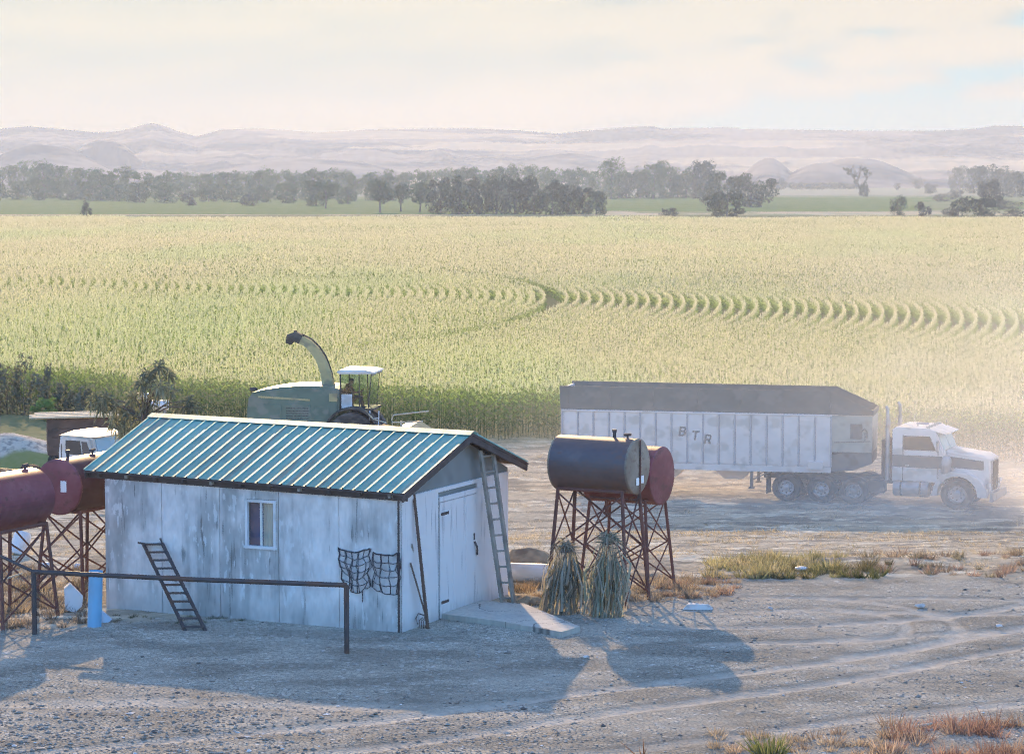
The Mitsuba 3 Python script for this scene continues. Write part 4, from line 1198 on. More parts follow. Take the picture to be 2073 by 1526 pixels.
def build_truck():
    t = thing('semi_truck', 'white conventional semi truck with a dark side stripe, pulling the grain trailer through dust', 'truck')
    ch = obj('chassis', TC(join([box([3.1, .85, .92], [8.3, .09, .24]), box([3.1, 1.65, .92], [8.3, .09, .24]), box([.7, 1.25, 1.10], [1.1, 1.0, .12])])), 'm_chassis', t)
    for s in (.0, 1.30, 2.50):
        for y0, y1, nn in ((.0, .56, -1), (1.94, 2.5, 1)): wheel(TC, s, y0, y1, .53, .53, t, near=nn)
        obj('axle', TC(tube([[s, .5, .53], [s, 2.0, .53]], .09, 8)), 'm_chassis', t)
    for y0, y1, nn in ((.0, .30, -1), (2.2, 2.5, 1)): wheel(TC, 6.22, y0, y1, .59, .59, t, near=nn)
    obj('axle', TC(tube([[6.22, .2, .5], [6.22, 2.3, .5]], .07, 8)), 'm_chassis', t)
    obj('mud_flap', TC(box([-.72, .28, .62], [.03, .56, .7])), 'm_tyre', t)
    # cab
    cab = obj('cab', TC(rounded([(3.86, .98), (3.86, 2.98), (3.98, 3.08), (5.20, 3.06), (5.42, 2.93), (5.74, 2.14), (5.74, .98)], .10, 2.40, .05)), 'm_truck_white', t, smooth=30)
    for y, d_ in ((.085, -1), (2.415, 1)):
        obj('side_window', TC(prism([(4.28, 2.22), (4.28, 2.76), (5.22, 2.76), (5.44, 2.22)], y - .012, y + .012)), 'm_glass_dark', cab)
        obj('door_stripe', TC(box([4.78, y + .004 * d_, 1.78], [1.80, .022, .46])), 'm_stripe', cab, label='dark stripe along the cab')
        obj('door', TC(join([box([4.26, y, 1.9], [.02, .03, 1.8]), box([5.52, y, 1.6], [.02, .03, 1.2])])), 'm_rust_grey', cab)
        obj('door_handle', TC(box([4.42, y + .02 * d_, 1.62], [.14, .03, .04])), 'm_alu', cab)
        obj('mirror', TC(join([cbox([5.55, y + .24 * d_, 2.42], [.08, .18, .42], .02), bar([5.5, y, 2.62], [5.55, y + .22 * d_, 2.6], .025, .025), bar([5.5, y, 2.2], [5.55, y + .22 * d_, 2.24], .025, .025)])), 'm_alu', cab)
    n_ = unit(np.array([.79, 0, .32]))
    w0, w1 = np.array([5.705, 0, 2.24]), np.array([5.445, 0, 2.88])
    off = n_ * .016
    for ya, yb in ((.24, 1.22), (1.28, 2.26)):
        q = [w0 + [0, ya, 0], w0 + [0, yb, 0], w1 + [0, ya, 0], w1 + [0, yb, 0]]
        obj('windscreen', TC(hull([p + off for p in q] + [p - off for p in q])), 'm_windscreen', cab)
    obj('sun_visor', TC(hull([[5.36, .12, 3.0], [5.36, 2.38, 3.0], [5.78, .16, 2.86], [5.78, 2.34, 2.86], [5.36, .12, 2.97], [5.36, 2.38, 2.97], [5.78, .16, 2.83], [5.78, 2.34, 2.83]])), 'm_truck_white', cab)
    for y in (.35, .8, 1.25, 1.7, 2.15): obj('roof_light', TC(cbox([5.1, y, 3.10], [.16, .08, .07], .02)), 'm_cream', cab)
    obj('air_horn', TC(join([tube([[4.55, .9, 3.17], [5.0, .9, 3.17]], [.03, .05], 8), box([4.6, .9, 3.11], [.05, .05, .1])])), 'm_alu', cab)
    obj('antenna', TC(tube([[4.65, .25, 3.05], [4.63, .25, 3.6]], [.012, .006], 5)), 'm_white', cab)
    # hood with its wheel arch
    arch = shapely.Point(6.22, .56).buffer(.72, 24)
    side = shapely.Polygon([(5.70, .70), (5.70, 2.16), (7.14, 1.98), (7.27, 1.88), (7.30, .62), (6.9, .62), (6.9, .40), (7.25, .40)]).buffer(0)
    side = shapely.Polygon([(5.76, .62), (5.76, 2.16), (7.12, 1.99), (7.26, 1.90), (7.30, .60)])
    core = prism_s(side.difference(shapely.Point(6.22, .53).buffer(.76, 24)), .40, 2.10)
    hood = obj('hood', TC(core), 'm_truck_white', t)
    obj('hood_top', TC(hull([[5.75, .36, 2.15], [5.75, 2.14, 2.15], [7.10, .40, 1.98], [7.10, 2.10, 1.98], [5.75, .55, 2.25], [5.75, 1.95, 2.25], [7.05, .6, 2.07], [7.05, 1.9, 2.07], [7.27, .5, 1.92], [7.27, 2.0, 1.92]])), 'm_truck_white', hood, smooth=30)
    for y, d_ in ((.386, -1), (2.114, 1)):
        obj('hood_stripe', TC(prism([(5.84, 1.58), (5.84, 2.00), (7.08, 1.86), (7.08, 1.52)], y - .012, y + .012)), 'm_stripe', hood, label='dark stripe along the hood')
    fen = shapely.Polygon([(5.30, .50), (5.42, .95), (5.66, 1.32), (6.1, 1.48), (6.6, 1.42), (7.0, 1.16), (7.25, .80), (7.28, .5)]).difference(arch)
    for y0, y1 in ((-.02, .42), (2.08, 2.52)): obj('fender', TC(prism_s(fen, y0, y1)), 'm_truck_white', t)
    g = obj('grille', TC(box([7.30, 1.25, 1.28], [.06, 1.05, 1.15])), 'm_alu', t)
    for k in range(9): obj('slat', TC(box([7.34, .80 + k * .1125, 1.28], [.02, .03, 1.1])), 'm_chassis', g)
    for y in (.22, 2.28):
        h = obj('headlight', TC(cbox([7.28, y, .95], [.10, .30, .20], .03)), 'm_alu', t)
        obj('lens', TC(cbox([7.335, y, .95], [.02, .26, .16], .008)), 'm_white', h)
    obj('bumper', TC(rounded([(7.36, .36), (7.40, .68), (7.50, .68), (7.52, .40), (7.46, .34)], -.02, 2.52, .03)), 'm_alu', t)
    for y in (.0, 2.5):
        yy = .30 if y < 1 else 2.2
        ft = obj('fuel_tank', TC(lathe([(.001, 0), (.30, .0), (.33, .04), (.33, 1.22), (.30, 1.26), (.001, 1.26)], 24, [1, 0, 0], [3.92, yy, .72])), 'm_alu', t, smooth=35)
        for s in (4.2, 4.9): obj('strap', TC(lathe([(.336, -.03), (.336, .03)], 24, [1, 0, 0], [s, yy, .72])), 'm_chassis', ft)
        st = obj('step', TC(box([5.42, yy - .05, .55], [.42, .34, .04])), 'm_alu', t)
        obj('stack', TC(join([tube([[3.66, yy, 1.0], [3.66, yy, 3.35]], .085, 10), tube([[3.66, yy, 3.35], [3.64, yy, 3.75], [3.58, yy, 3.85]], .06, 8)])), 'm_alu', t, smooth=40)
    obj('air_cleaner', TC(lathe([(.001, 0), (.17, 0), (.2, .06), (.2, .55), (.12, .68), (.001, .7)], 18, [0, 0, 1], [5.78, .22, 1.35])), 'm_alu', t, smooth=35)
    obj('battery_box', TC(cbox([3.3, .3, .75], [.6, .5, .5], .03)), 'm_chassis', t)
    obj('headache_rack', TC(join([box([3.50, 1.25, 1.8], [.05, 2.0, 1.5])] + [box([3.46, .3 + k * .38, 1.8], [.04, .05, 1.5]) for k in range(6)])), 'm_chassis', t)


build_truck()


# ------------------------------------------------------------------ forage harvester
HV = Frame([-6.96, 111.0, -4.4], -.13)


def build_harvester():
    t = thing('forage_harvester', 'green forage harvester with a curved yellow spout and glass cab behind the shed roof', 'harvester')
    prof = [(-4.70, 1.0), (-4.74, 1.9), (-4.66, 2.55), (-4.46, 2.84), (-3.9, 2.97), (-3.1, 3.09), (-1.9, 3.15), (-.95, 3.10), (-.62, 3.02), (-.62, .95), (-2.8, .85)]
    body = obj('body', HV(rounded(prof, .25, 2.85, .10)), 'm_green_paint', t, smooth=30)
    obj('side_stripe', HV(prism([(-4.2, 2.70), (-1.9, 2.58), (-1.9, 2.50), (-4.2, 2.62)], .22, .252)), 'm_yellow_paint', body)
    obj('side_plate', HV(box([-.86, .24, 2.66], [.36, .03, .36])), 'm_yellow_paint', body)
    for k, (s, z, w, h) in enumerate(((-3.7, 1.9, 1.1, .9), (-2.45, 1.9, 1.2, .9), (-1.35, 1.75, .7, 1.0))):
        obj('access_panel', HV(cbox([s, .235, z], [w, .03, h], .012)), 'm_green_paint', body)
    for k in range(6): obj('vent_slat', HV(box([-2.45, .212, 1.62 + k * .11], [1.0, .02, .03])), 'm_chassis', body)
    obj('mirror', HV(join([bar([-4.5, .2, 2.8], [-4.35, -.15, 3.02], .03, .03), cbox([-4.3, -.2, 3.02], [.34, .1, .16], .03)])), 'm_chassis', t)
    for y0, y1, nn in ((-.15, .62, -1), (2.45, 3.2, 1)): wheel(HV, 0., y0, y1, 1.02, 1.02, t, rim='m_yellow_paint', near=nn)
    for y0, y1, nn in ((.05, .5, -1), (2.6, 3.05, 1)): wheel(HV, -3.75, y0, y1, .68, .68, t, rim='m_yellow_paint', near=nn)
    obj('fender', HV(prism_s(shapely.Point(0, 1.02).buffer(1.24, 24).intersection(shapely.box(-1.3, 1.15, 1.3, 3)).difference(shapely.Point(0, 1.02).buffer(1.16, 24)), -.12, .62)), 'm_chassis', t)
    HC = Frame(HV(np.array([-.58, 0, 0.])), HV.ang)
    HC.o = HC.o + HC.ex * .58 * .76
    HC.m = HC.m * np.array([[.76], [1.], [1.]])
    # cab
    cb = obj('cab', HC(join([box([.35, 1.5, 2.12], [1.9, 2.0, .10]), box([-.58, 1.5, 2.55], [.06, 2.0, .8])])), 'm_chassis', t)
    obj('cab_roof', HC(rounded([(-.74, 3.72), (-.76, 3.78), (-.6, 3.85), (.9, 3.85), (1.40, 3.77), (1.42, 3.71), (1.1, 3.68), (-.6, 3.67)], .32, 2.68, .05)), 'm_truck_white', cb, smooth=30)
    for y in (.5, 2.5):
        obj('post', HC(bar([-.56, y, 2.15], [-.60, y, 3.68], .07, .09)), 'm_chassis', cb)
        obj('post', HC(bar([.52, y, 2.15], [.50, y, 3.68], .05, .06)), 'm_chassis', cb)
        obj('post', HC(bar([1.02, y, 2.15], [1.22, y, 3.70], .05, .05)), 'm_chassis', cb)
        obj('side_glass', HC(prism([(-.52, 2.2), (.48, 2.2), (.46, 3.64), (-.55, 3.64)], y - .003, y + .003)), 'm_cab_glass', cb)
        obj('side_glass', HC(prism([(.56, 2.2), (.98, 2.2), (1.18, 3.64), (.54, 3.64)], y - .003, y + .003)), 'm_cab_glass', cb)
    obj('windscreen', HC(hull([[1.03, .54, 2.2], [1.03, 2.46, 2.2], [1.22, .54, 3.66], [1.22, 2.46, 3.66], [1.036, .54, 2.2], [1.036, 2.46, 2.2], [1.226, .54, 3.66], [1.226, 2.46, 3.66]])), 'm_cab_glass', cb)
    obj('rear_glass', HC(box([-.585, 1.5, 3.3], [.006, 1.85, .7])), 'm_cab_glass', cb)
    obj('door_panel', HC(box([-.22, .49, 2.48], [.62, .03, .62])), 'm_white', cb)
    obj('work_light', HC(join([cbox([1.30, y, 3.66], [.10, .18, .12], .02) for y in (.55, 1.1, 1.9, 2.45)])), 'm_alu', cb, kind='stuff')
    obj('seat', HC(join([cbox([-.12, 1.2, 2.50], [.5, .52, .12], .04), cbox([-.36, 1.2, 2.85], [.12, .5, .72], .04), box([-.12, 1.2, 2.3], [.2, .2, .3])])), 'm_dark', cb)
    obj('steering_column', HC(join([tube([[.62, 1.2, 2.15], [.45, 1.2, 2.86]], .04, 8), lathe([(.17, 0), (.19, .02), (.21, 0), (.19, -.02), (.17, 0)], 20, [-.5, 0, .85], [.44, 1.2, 2.88])])), 'm_dark', cb)
    obj('access_ladder', HV(join([bar([.75, -.02, .7], [.75, .3, 2.1], .04, .04), bar([1.15, -.02, .7], [1.15, .3, 2.1], .04, .04)] + [bar([.75, .0 + .075 * k, .8 + .33 * k], [1.15, .0 + .075 * k, .8 + .33 * k], .06, .03) for k in range(4)])), 'm_white', t)
    # spout
    def hp(px, py, yy=1.55):
        q = on_front(HV, px, py, yy); return q
    pl = [hp(*q) for q in ((664, 800), (665, 778), (661, 755), (652, 730), (640, 711), (624, 695), (606, 685))]
    rad = [.265, .25, .235, .215, .20, .185, .17]
    def sweep4(p, r, flat=.8):
        p = np.array(p); tg = unit(np.gradient(p, axis=0)); sd = np.array([0, 1., 0]); up = unit(np.cross(sd, tg))
        v = np.concatenate([[p[i] + sd * a * r[i] * flat + up[i] * b * r[i] for a, b in ((-1, -1), (1, -1), (1, 1), (-1, 1))] for i in range(len(p))])
        f = []
        for i in range(len(p) - 1):
            for j in range(4):
                k = (j + 1) % 4; f += [[i * 4 + j, i * 4 + k, i * 4 + 4 + k], [i * 4 + j, i * 4 + 4 + k, i * 4 + 4 + j]]
        f += [[0, 2, 1], [0, 3, 2]]; o = 4 * (len(p) - 1); f += [[o, o + 1, o + 2], [o, o + 2, o + 3]]
        return np.array(v), np.array(f)[:, ::-1]
    sp = obj('spout', HV(sweep4(pl, rad)), 'm_yellow_paint', t, label='tan-yellow curved discharge spout')
    obj('spine', HV(tube([p + np.array([.02, 0, .02]) + unit(np.array([.6, 0, .8])) * (r + .03) for p, r in zip(pl[1:], rad[1:])], .035, 6)), 'm_chassis', sp)
    tip = [hp(*q) for q in ((610, 687), (598, 681), (589, 684), (584, 696))]
    obj('deflector', HV(sweep4(tip, [.21, .22, .21, .12])), 'm_chassis', sp, label='dark deflector at the tip of the spout')
    obj('ram', HV(join([tube([hp(628, 690), hp(601, 674)], .04, 6), box(hp(598, 672), [.12, .12, .14])])), 'm_chassis', sp)
    obj('turret', HV(lathe([(.42, 0), (.42, .22), (.32, .3), (.001, .3)], 20, [0, 0, 1], hp(664, 801) - [0, 0, .2])), 'm_green_paint', t, smooth=35)
    # header
    h = obj('header', HV(rounded([(1.75, .25), (1.75, 1.25), (2.3, 1.30), (3.4, .62), (3.6, .25)], -1.4, 4.4, .08)), 'm_green_paint', t)
    for k in range(8): obj('divider', HV(hull([[2.4, -1.2 + k * .78, .95], [2.5, -1.35 + k * .78, .4], [2.5, -1.05 + k * .78, .4], [4.3, -1.2 + k * .78, .25], [2.4, -1.2 + k * .78, .3]])), 'm_yellow_paint', h)
    obj('feeder', HV(rounded([(.7, .7), (.7, 1.4), (1.8, 1.2), (1.8, .5)], .9, 2.2, .05)), 'm_chassis', t)
    q = lambda px, py: on_front(HV, px, py, -.6)
    obj('guard_frame', HV(join([tube([q(868, 832), q(797, 840), q(793, 848), q(795, 866)], .035, 7), tube([q(793, 855), q(856, 853)], .03, 7), tube([q(812, 852), q(812, 880)], .05, 7), tube([q(780, 872), q(840, 868)], .03, 7)])), 'm_pale_board', t)
    obj('guard_rod', HV(tube([q(746, 838), q(756, 848), q(782, 856)], .03, 6)), 'm_pale_board', t)


build_harvester()


# ------------------------------------------------------------------ the driver in the harvester
plain('m_shirt', (.045, .05, .065), .9, vary=.2)
plain('m_skin', (.36, .22, .16), .6, vary=.08)


def build_driver():
    p = thing('person', 'driver in dark clothes and cap sitting in the glass cab of the harvester', 'person')
    def bone(a, b, ra, rb):
        s = [m3.Manifold.sphere(r, 20).translate(list(map(float, c))) for c, r in ((a, ra), (b, rb))]
        return m3.Manifold.batch_hull(s)
    O = np.array([-.245, 1.2, 2.57])
    P = lambda x, y, z: O + np.array([x, y, z])
    B = []
    B += [bone(P(0, -.09, .06), P(0, .09, .06), .13, .13), bone(P(-.02, 0, .08), P(-.04, 0, .34), .15, .15), bone(P(-.04, -.13, .46), P(-.04, .13, .46), .10, .10), bone(P(-.04, 0, .34), P(-.03, 0, .50), .16, .10),
          bone(P(-.03, 0, .5), P(-.01, 0, .62), .062, .058), bone(P(.0, 0, .70), P(.02, 0, .78), .092, .098), bone(P(.04, 0, .68), P(.06, 0, .66), .07, .045)]
    for s in (-1, 1):
        B += [bone(P(-.04, .19 * s, .46), P(.10, .24 * s, .22), .062, .05), bone(P(.10, .24 * s, .22), P(.40, .15 * s, .28), .048, .034),
              bone(P(.03, .09 * s, .03), P(.44, .12 * s, .06), .095, .07), bone(P(.44, .12 * s, .06), P(.50, .12 * s, -.36), .066, .045), bone(P(.48, .12 * s, -.38), P(.64, .13 * s, -.41), .045, .04)]
        B.append(bone(P(.40, .15 * s, .28), P(.47, .14 * s, .30), .034, .03))
        for k in range(4):
            yy = .14 * s + (k - 1.5) * .019
            B += [bone(P(.47, yy, .31), P(.515, yy, .31), .011, .010), bone(P(.515, yy, .31), P(.53, yy, .285 - .003 * k), .010, .009)]
        B += [bone(P(.43, .14 * s - .03 * s, .30), P(.49, .14 * s - .055 * s, .325), .013, .010)]
    body = m3.Manifold.batch_boolean(B, m3.OpType.Add).refine_to_length(.035)
    v, f = unman(body)
    tm = trimesh.Trimesh(v, f); trimesh.smoothing.filter_taubin(tm, iterations=6)
    v, f = HV((np.array(tm.vertices), np.array(tm.faces)))
    loc = np.array(tm.vertices) - O
    skin = (loc[:, 2] > .575) | ((loc[:, 0] > .36) & (loc[:, 2] > .2))
    col = np.where(skin[:, None], np.array([[.36, .22, .16]]), np.array([[.05, .055, .07]]))
    col = np.where(((loc[:, 2] < .12) & (loc[:, 0] > .0))[:, None] & ~skin[:, None], np.array([[.05, .06, .10]]), col)
    obj('body', (v, f), 'm_vertex', p, smooth=True, color=col)
    hd = lambda x, y, z: P(x, y, z)
    for s in (-1, 1):
        obj('eye', HV(trimesh_sphere(hd(.095, .034 * s, .745), .012)), 'm_dark', p, smooth=True)
        obj('ear', HV(trimesh_sphere(hd(.005, .098 * s, .735), .022)), 'm_skin', p, smooth=True)
    obj('nose', HV(hull([hd(.105, 0, .755), hd(.135, 0, .712), hd(.105, .016, .708), hd(.105, -.016, .708)])), 'm_skin', p)
    obj('mouth', HV(box(hd(.108, 0, .678), [.01, .045, .008])), 'm_brown_board', p)
    obj('cap', HV(join([lathe([(.104, 0), (.106, .03), (.09, .075), (.05, .10), (.001, .108)], 20, [0, 0, 1], hd(.015, 0, .768)), hull([hd(.08, -.07, .772), hd(.08, .07, .772), hd(.20, -.045, .765), hd(.20, .045, .765), hd(.08, 0, .79), hd(.2, 0, .772)])])), 'm_shirt', p, smooth=40)


def trimesh_sphere(c, r):
    m = trimesh.creation.icosphere(2, r)
    return np.array(m.vertices) + np.array(c), np.array(m.faces)


build_driver()


# ------------------------------------------------------------------ the corner behind the shed: old truck, wagon, rubble heap
def build_corner():
    d = 76.0
    o = at(118, 900, d); o[2] = float(gz(o[0], d))
    fr = Frame([o[0], o[1], o[2]], -.48)
    fr.m[2] *= .90
    t = thing('old_truck', 'old white farm truck with a rounded cab behind the red tanks', 'truck')
    cab = obj('cab', fr(rounded([(-.05, .75), (-.05, 1.55), (.02, 2.08), (.16, 2.16), (1.05, 2.14), (1.18, 2.06), (1.36, 1.50), (1.40, .75)], 0, 1.75, .09)), 'm_truck_white', t, smooth=30)
    obj('cab_roof', fr(hull([[-.06, .12, 2.12], [-.06, 1.63, 2.12], [1.28, .14, 2.10], [1.28, 1.61, 2.10], [.12, .0, 2.14], [.12, 1.75, 2.14], [1.1, .0, 2.12], [1.1, 1.75, 2.12], [.3, .35, 2.27], [.3, 1.4, 2.27], [.95, .35, 2.26], [.95, 1.4, 2.26]])), 'm_truck_white', cab, smooth=30)
    for y, k in ((-.006, -1), (1.756, 1)):
        obj('side_window', fr(prism([(.28, 1.52), (.28, 1.98), (.80, 1.98), (.86, 1.52)], y - .012, y + .012)), 'm_glass_dark', cab)
        obj('vent_window', fr(prism([(.90, 1.52), (.86, 1.96), (1.04, 1.96), (1.20, 1.52)], y - .010, y + .010)), 'm_rust_grey', cab)
        obj('door', fr(join([box([.12, y, 1.3], [.02, .03, 1.1]), box([1.22, y, 1.1], [.02, .03, .7])])), 'm_rust_grey', cab)
    n_ = unit(np.array([.57, 0, .2])) * .02
    q = [np.array(c) for c in ([1.365, .14, 1.50], [1.365, 1.61, 1.50], [1.205, .2, 2.03], [1.205, 1.55, 2.03])]
    obj('windscreen', fr(hull([c + n_ for c in q] + [c - n_ for c in q])), 'm_windscreen', cab)
    hood = obj('hood', fr(rounded([(1.38, .8), (1.38, 1.45), (2.35, 1.32), (2.5, 1.2), (2.52, .7)], .3, 1.45, .08)), 'm_truck_white', t, smooth=30)
    for y0, y1 in ((-.02, .36), (1.39, 1.77)):
        obj('fender', fr(prism_s(shapely.Polygon([(1.35, .55), (1.45, .95), (1.8, 1.15), (2.3, 1.05), (2.55, .8), (2.58, .55)]).difference(shapely.Point(1.95, .42).buffer(.5, 20)), y0, y1)), 'm_truck_white', t)
    for s, y0, y1, nn in ((1.95, .0, .26, -1), (1.95, 1.5, 1.76, 1), (-2.3, -.05, .4, -1), (-2.3, 1.36, 1.8, 1)): wheel(fr, s, y0, y1, .42, .42, t, rim='m_white', near=nn)
    obj('bumper', fr(box([2.66, .87, .55], [.08, 1.8, .16])), 'm_alu', t)
    for y in (.2, 1.55): obj('headlight', fr(lathe([(.11, 0), (.11, .08), (.06, .12), (.001, .12)], 16, [1, 0, 0], [2.52, y, .92])), 'm_alu', t, smooth=40)
    obj('chassis', fr(join([box([-.6, .55, .62], [6.0, .1, .18]), box([-.6, 1.2, .62], [6.0, .1, .18])])), 'm_chassis', t)
    # brown wagon with boards
    d = 90.
    o = at(82, 900, d); o[2] = float(gz(o[0] + 1, d))
    fr = Frame([o[0] + .25, o[1], o[2]], .20)
    fr.m[2] *= 1.17
    t = thing('wagon', 'brown wooden wagon box standing behind the old white truck', 'wagon')
    bed = obj('box', fr(box([1.25, .8, 1.3], [2.5, 1.5, 1.06])), 'm_brown_board', t)
    for k in range(4): obj('plank', fr(cbox([1.25, .03, .86 + k * .27], [2.5, .05, .255], .01)), 'm_brown_board', bed)
    for s in (.1, 1.25, 2.4): obj('stake', fr(box([s, -.01, 1.3], [.07, .05, 1.1])), 'm_brown_board', bed)
    for s in (.4, 2.1):
        for y0, y1, nn in ((.0, .2, -1), (1.4, 1.6, 1)): wheel(fr, s, y0, y1, .38, .38, t, rim='m_rust_grey', near=nn)
    rng = np.random.default_rng(9)
    for k in range(7):
        y = -.15 + .27 * k
        z = 1.86 + (.0 if k % 2 else .035)
        a = rng.normal(0, .04)
        o2 = rng.uniform(-.75, -.3)
        tag = obj('board', fr(bar([o2, y - a, z], [o2 + rng.uniform(3.0, 3.4), y + a, z + .02], .23, .045)), 'm_pale_board',
                  label=['pale board at the near edge of the brown wagon', 'second pale board from the near edge on the brown wagon', 'third pale board from the near edge on the brown wagon', 'middle pale board of the seven on the brown wagon',
                         'third pale board from the far edge on the brown wagon', 'second pale board from the far edge on the brown wagon', 'pale board at the far edge of the brown wagon'][k], cat='board', group='pale boards laid over the brown wagon')
    # heap of pale rubble, weeds on its near side
    g = np.linspace(-1, 1, 46)
    X, Y = np.meshgrid(g * 4.6, g * 3.2)
    c = at(22, 900, 97.)
    r = np.sqrt((X / 4.4) ** 2 + (Y / 3.0) ** 2)
    Z = 1.62 * np.clip(1 - r, 0, 1) ** .8 + .25 * (meshkit.fbm(np.stack([X * 1.3, Y * 1.3, X * 0], -1), 4, 3) - .5) * np.clip(1.1 - r, 0, 1) - .3 * np.clip(r - .98, 0, 1)
    P = np.stack([X + c[0], Y + c[1], Z + gz(X + c[0], Y + c[1]) - .03], -1).reshape(-1, 3)
    i = np.arange(46 * 46).reshape(46, 46)
    f = np.stack([i[:-1, :-1], i[:-1, 1:], i[1:, 1:], i[1:, :-1]], -1).reshape(-1, 4)
    obj('rubble_heap', (P, np.vstack([f[:, [0, 1, 2]], f[:, [0, 2, 3]]])), 'm_heap', label='low heap of pale rubble with green weeds on its near slope', cat='heap', smooth=True)


def heap_color(p, n, uv):
    a, b = fbm(p.x * 1.2, p.y * 1.2, p.z * 1.2, 3), fbm(p.x * 7, p.y * 7, p.z * 7, 3)
    pale = mix((.62, .56, .46), (.36, .33, .28), smoothstep(.4, .7, b))
    weed = mix((.22, .27, .08), (.32, .31, .14), b)
    return mix(weed, pale, smoothstep(-2.55, -2.25, p.z + .7 * (a - .5)))


mat('m_heap', {'type': 'diffuse', 'reflectance': proc(heap_color)})
build_corner()
# ------------------------------------------------------------------ stones, weeds, shrubs
def rays_ground(px, py):
    """ground points seen at pixels (arrays), by marching"""
    out = np.array([gp(a, b) for a, b in zip(px, py)])
    out[:, 2] = ground_z(out[:, 0], out[:, 1])
    return out


def tufts(rng, pos, hgt, blades_n, col, spread_=.35, width=.02, lean=.5, droop=.25):
    """grass or weed tufts standing at pos"""
    n = len(pos)
    hgt = np.broadcast_to(hgt, (n,))
    k = np.repeat(np.arange(n), blades_n)
    m = len(k)
    g, r = rng.uniform(0, 6.28, m), np.sqrt(rng.random(m))
    base = pos[k] + np.stack([np.cos(g) * r, np.sin(g) * r, np.zeros(m)], 1) * (hgt[k] * spread_)[:, None]
    base[:, 2] -= .02
    dirn = unit(np.stack([np.cos(g) * lean * r, np.sin(g) * lean * r, np.ones(m)], 1) + rng.normal(0, .18, (m, 3)))
    L = hgt[k] * rng.uniform(.55, 1.15, m)
    t, own = blades(base, dirn, L, width * rng.uniform(.6, 1.5, m) * (hgt[k] / .4) ** .5, rng, droop=droop, seg=1)
    tone = rng.uniform(.7, 1.3, n)
    c = np.array(col)
    if c.ndim == 1: c = np.repeat(c[None], n, 0)
    return t, c[k[own]] * (tone[k[own]] * rng.uniform(.8, 1.2, m)[own])[:, None]


def stuff(name, label, cat, parts, material='m_leaf'):
    mesh, c = tri_cloud(np.concatenate([p[0] for p in parts]), np.concatenate([p[1] for p in parts]))
    obj(name, mesh, material, color=c, label=label, cat=cat, kind='stuff')


def build_stones():
    rng = np.random.default_rng(40)
    n = 34000
    y = 33.8 + (rng.random(n) ** 1.15) * 17
    x = (rng.uniform(-.235, .235, n)) * y
    q = np.stack([x, y, x * 0], 1)
    dens = meshkit.fbm(q * .5, 3, 12)
    tr = np.clip(track_np(x, y, np), 0, 1)
    left = np.clip((3.0 - x) / 8, 0, 1) * np.clip((40.5 - y) / 3, 0, 1)
    keep = (rng.random(n) < (.07 + .5 * np.clip((dens - .40) * 3, 0, 1) + .75 * left) * (1 - .8 * tr)) & (y < yard_edge_np(x, np) + .3)
    loc = SH.inv(np.stack([x, y, x * 0], 1))
    keep &= ~((loc[:, 0] > -.1) & (loc[:, 0] < 6.2) & (loc[:, 1] > -.1) & (loc[:, 1] < 4.5))
    x, y, left = x[keep], y[keep], left[keep]
    n = len(x)
    s = np.exp(rng.normal(math.log(.0155), .45, n)) * (1 + .6 * left)
    s = np.minimum(s, .06)
    o = np.array([[1, 0, 0], [-1, 0, 0], [0, 1, 0], [0, -1, 0], [0, 0, 1], [0, 0, -1]], float)
    f = np.array([[0, 2, 4], [2, 1, 4], [1, 3, 4], [3, 0, 4], [2, 0, 5], [1, 2, 5], [3, 1, 5], [0, 3, 5]])
    v = o[None] * rng.uniform(.55, 1.25, (n, 6, 1)) * s[:, None, None] * np.stack([rng.uniform(.8, 1.4, n), rng.uniform(.8, 1.4, n), rng.uniform(.25, .5, n)], 1)[:, None]
    a = rng.uniform(0, 6.28, n)
    v = np.stack([v[..., 0] * np.cos(a)[:, None] - v[..., 1] * np.sin(a)[:, None], v[..., 0] * np.sin(a)[:, None] + v[..., 1] * np.cos(a)[:, None], v[..., 2]], -1)
    v = v + np.stack([x, y, ground_z(x, y) + s * .2], 1)[:, None]
    tone = rng.random(n)
    col = np.where((tone > .975)[:, None], [[.70, .68, .66]], np.where((tone > .55)[:, None], [[.35, .325, .285]], np.where((tone < .06)[:, None], [[.14, .13, .125]], [[.27, .25, .22]])))
    col = col * rng.uniform(.75, 1.25, (n, 1))
    obj('gravel', (v.reshape(-1, 3), (f[None] + 6 * np.arange(n)[:, None, None]).reshape(-1, 3)), 'm_vertex', color=np.repeat(col, 6, 0), label='loose grey gravel stones scattered over the yard', cat='gravel', kind='stuff')
    # stones that stand out
    r2 = np.random.default_rng(8)
    for px, py, w, lab in ((1187, 1331, .13, 'white-and-dark stone alone in the sunlit strip between the two big shadows'), (1862, 1228, .20, 'pale flat stone near the far wheel track on the right'), (2022, 1268, .13, 'small pale stone at the right edge below the far wheel track'),
                           (1560, 1232, .12, 'small pale stone right of the red tank stand'), (478, 1482, .12, 'white stone in the gravel left of the bottom middle')):
        p = gp(px, py)
        m = hull(unit(r2.normal(size=(16, 3))) * r2.uniform(.7, 1, (16, 1)) * [w * .6, w * .5, w * .32])
        obj('stone', (m[0] + p + [0, 0, w * .12], m[1]), 'm_stone', label=lab, cat='stone', group='single stones in the yard')


plain('m_stone', (.60, .58, .56), .85, vary=.2, scale=9, dirt=(.3, .28, .27))
build_stones()


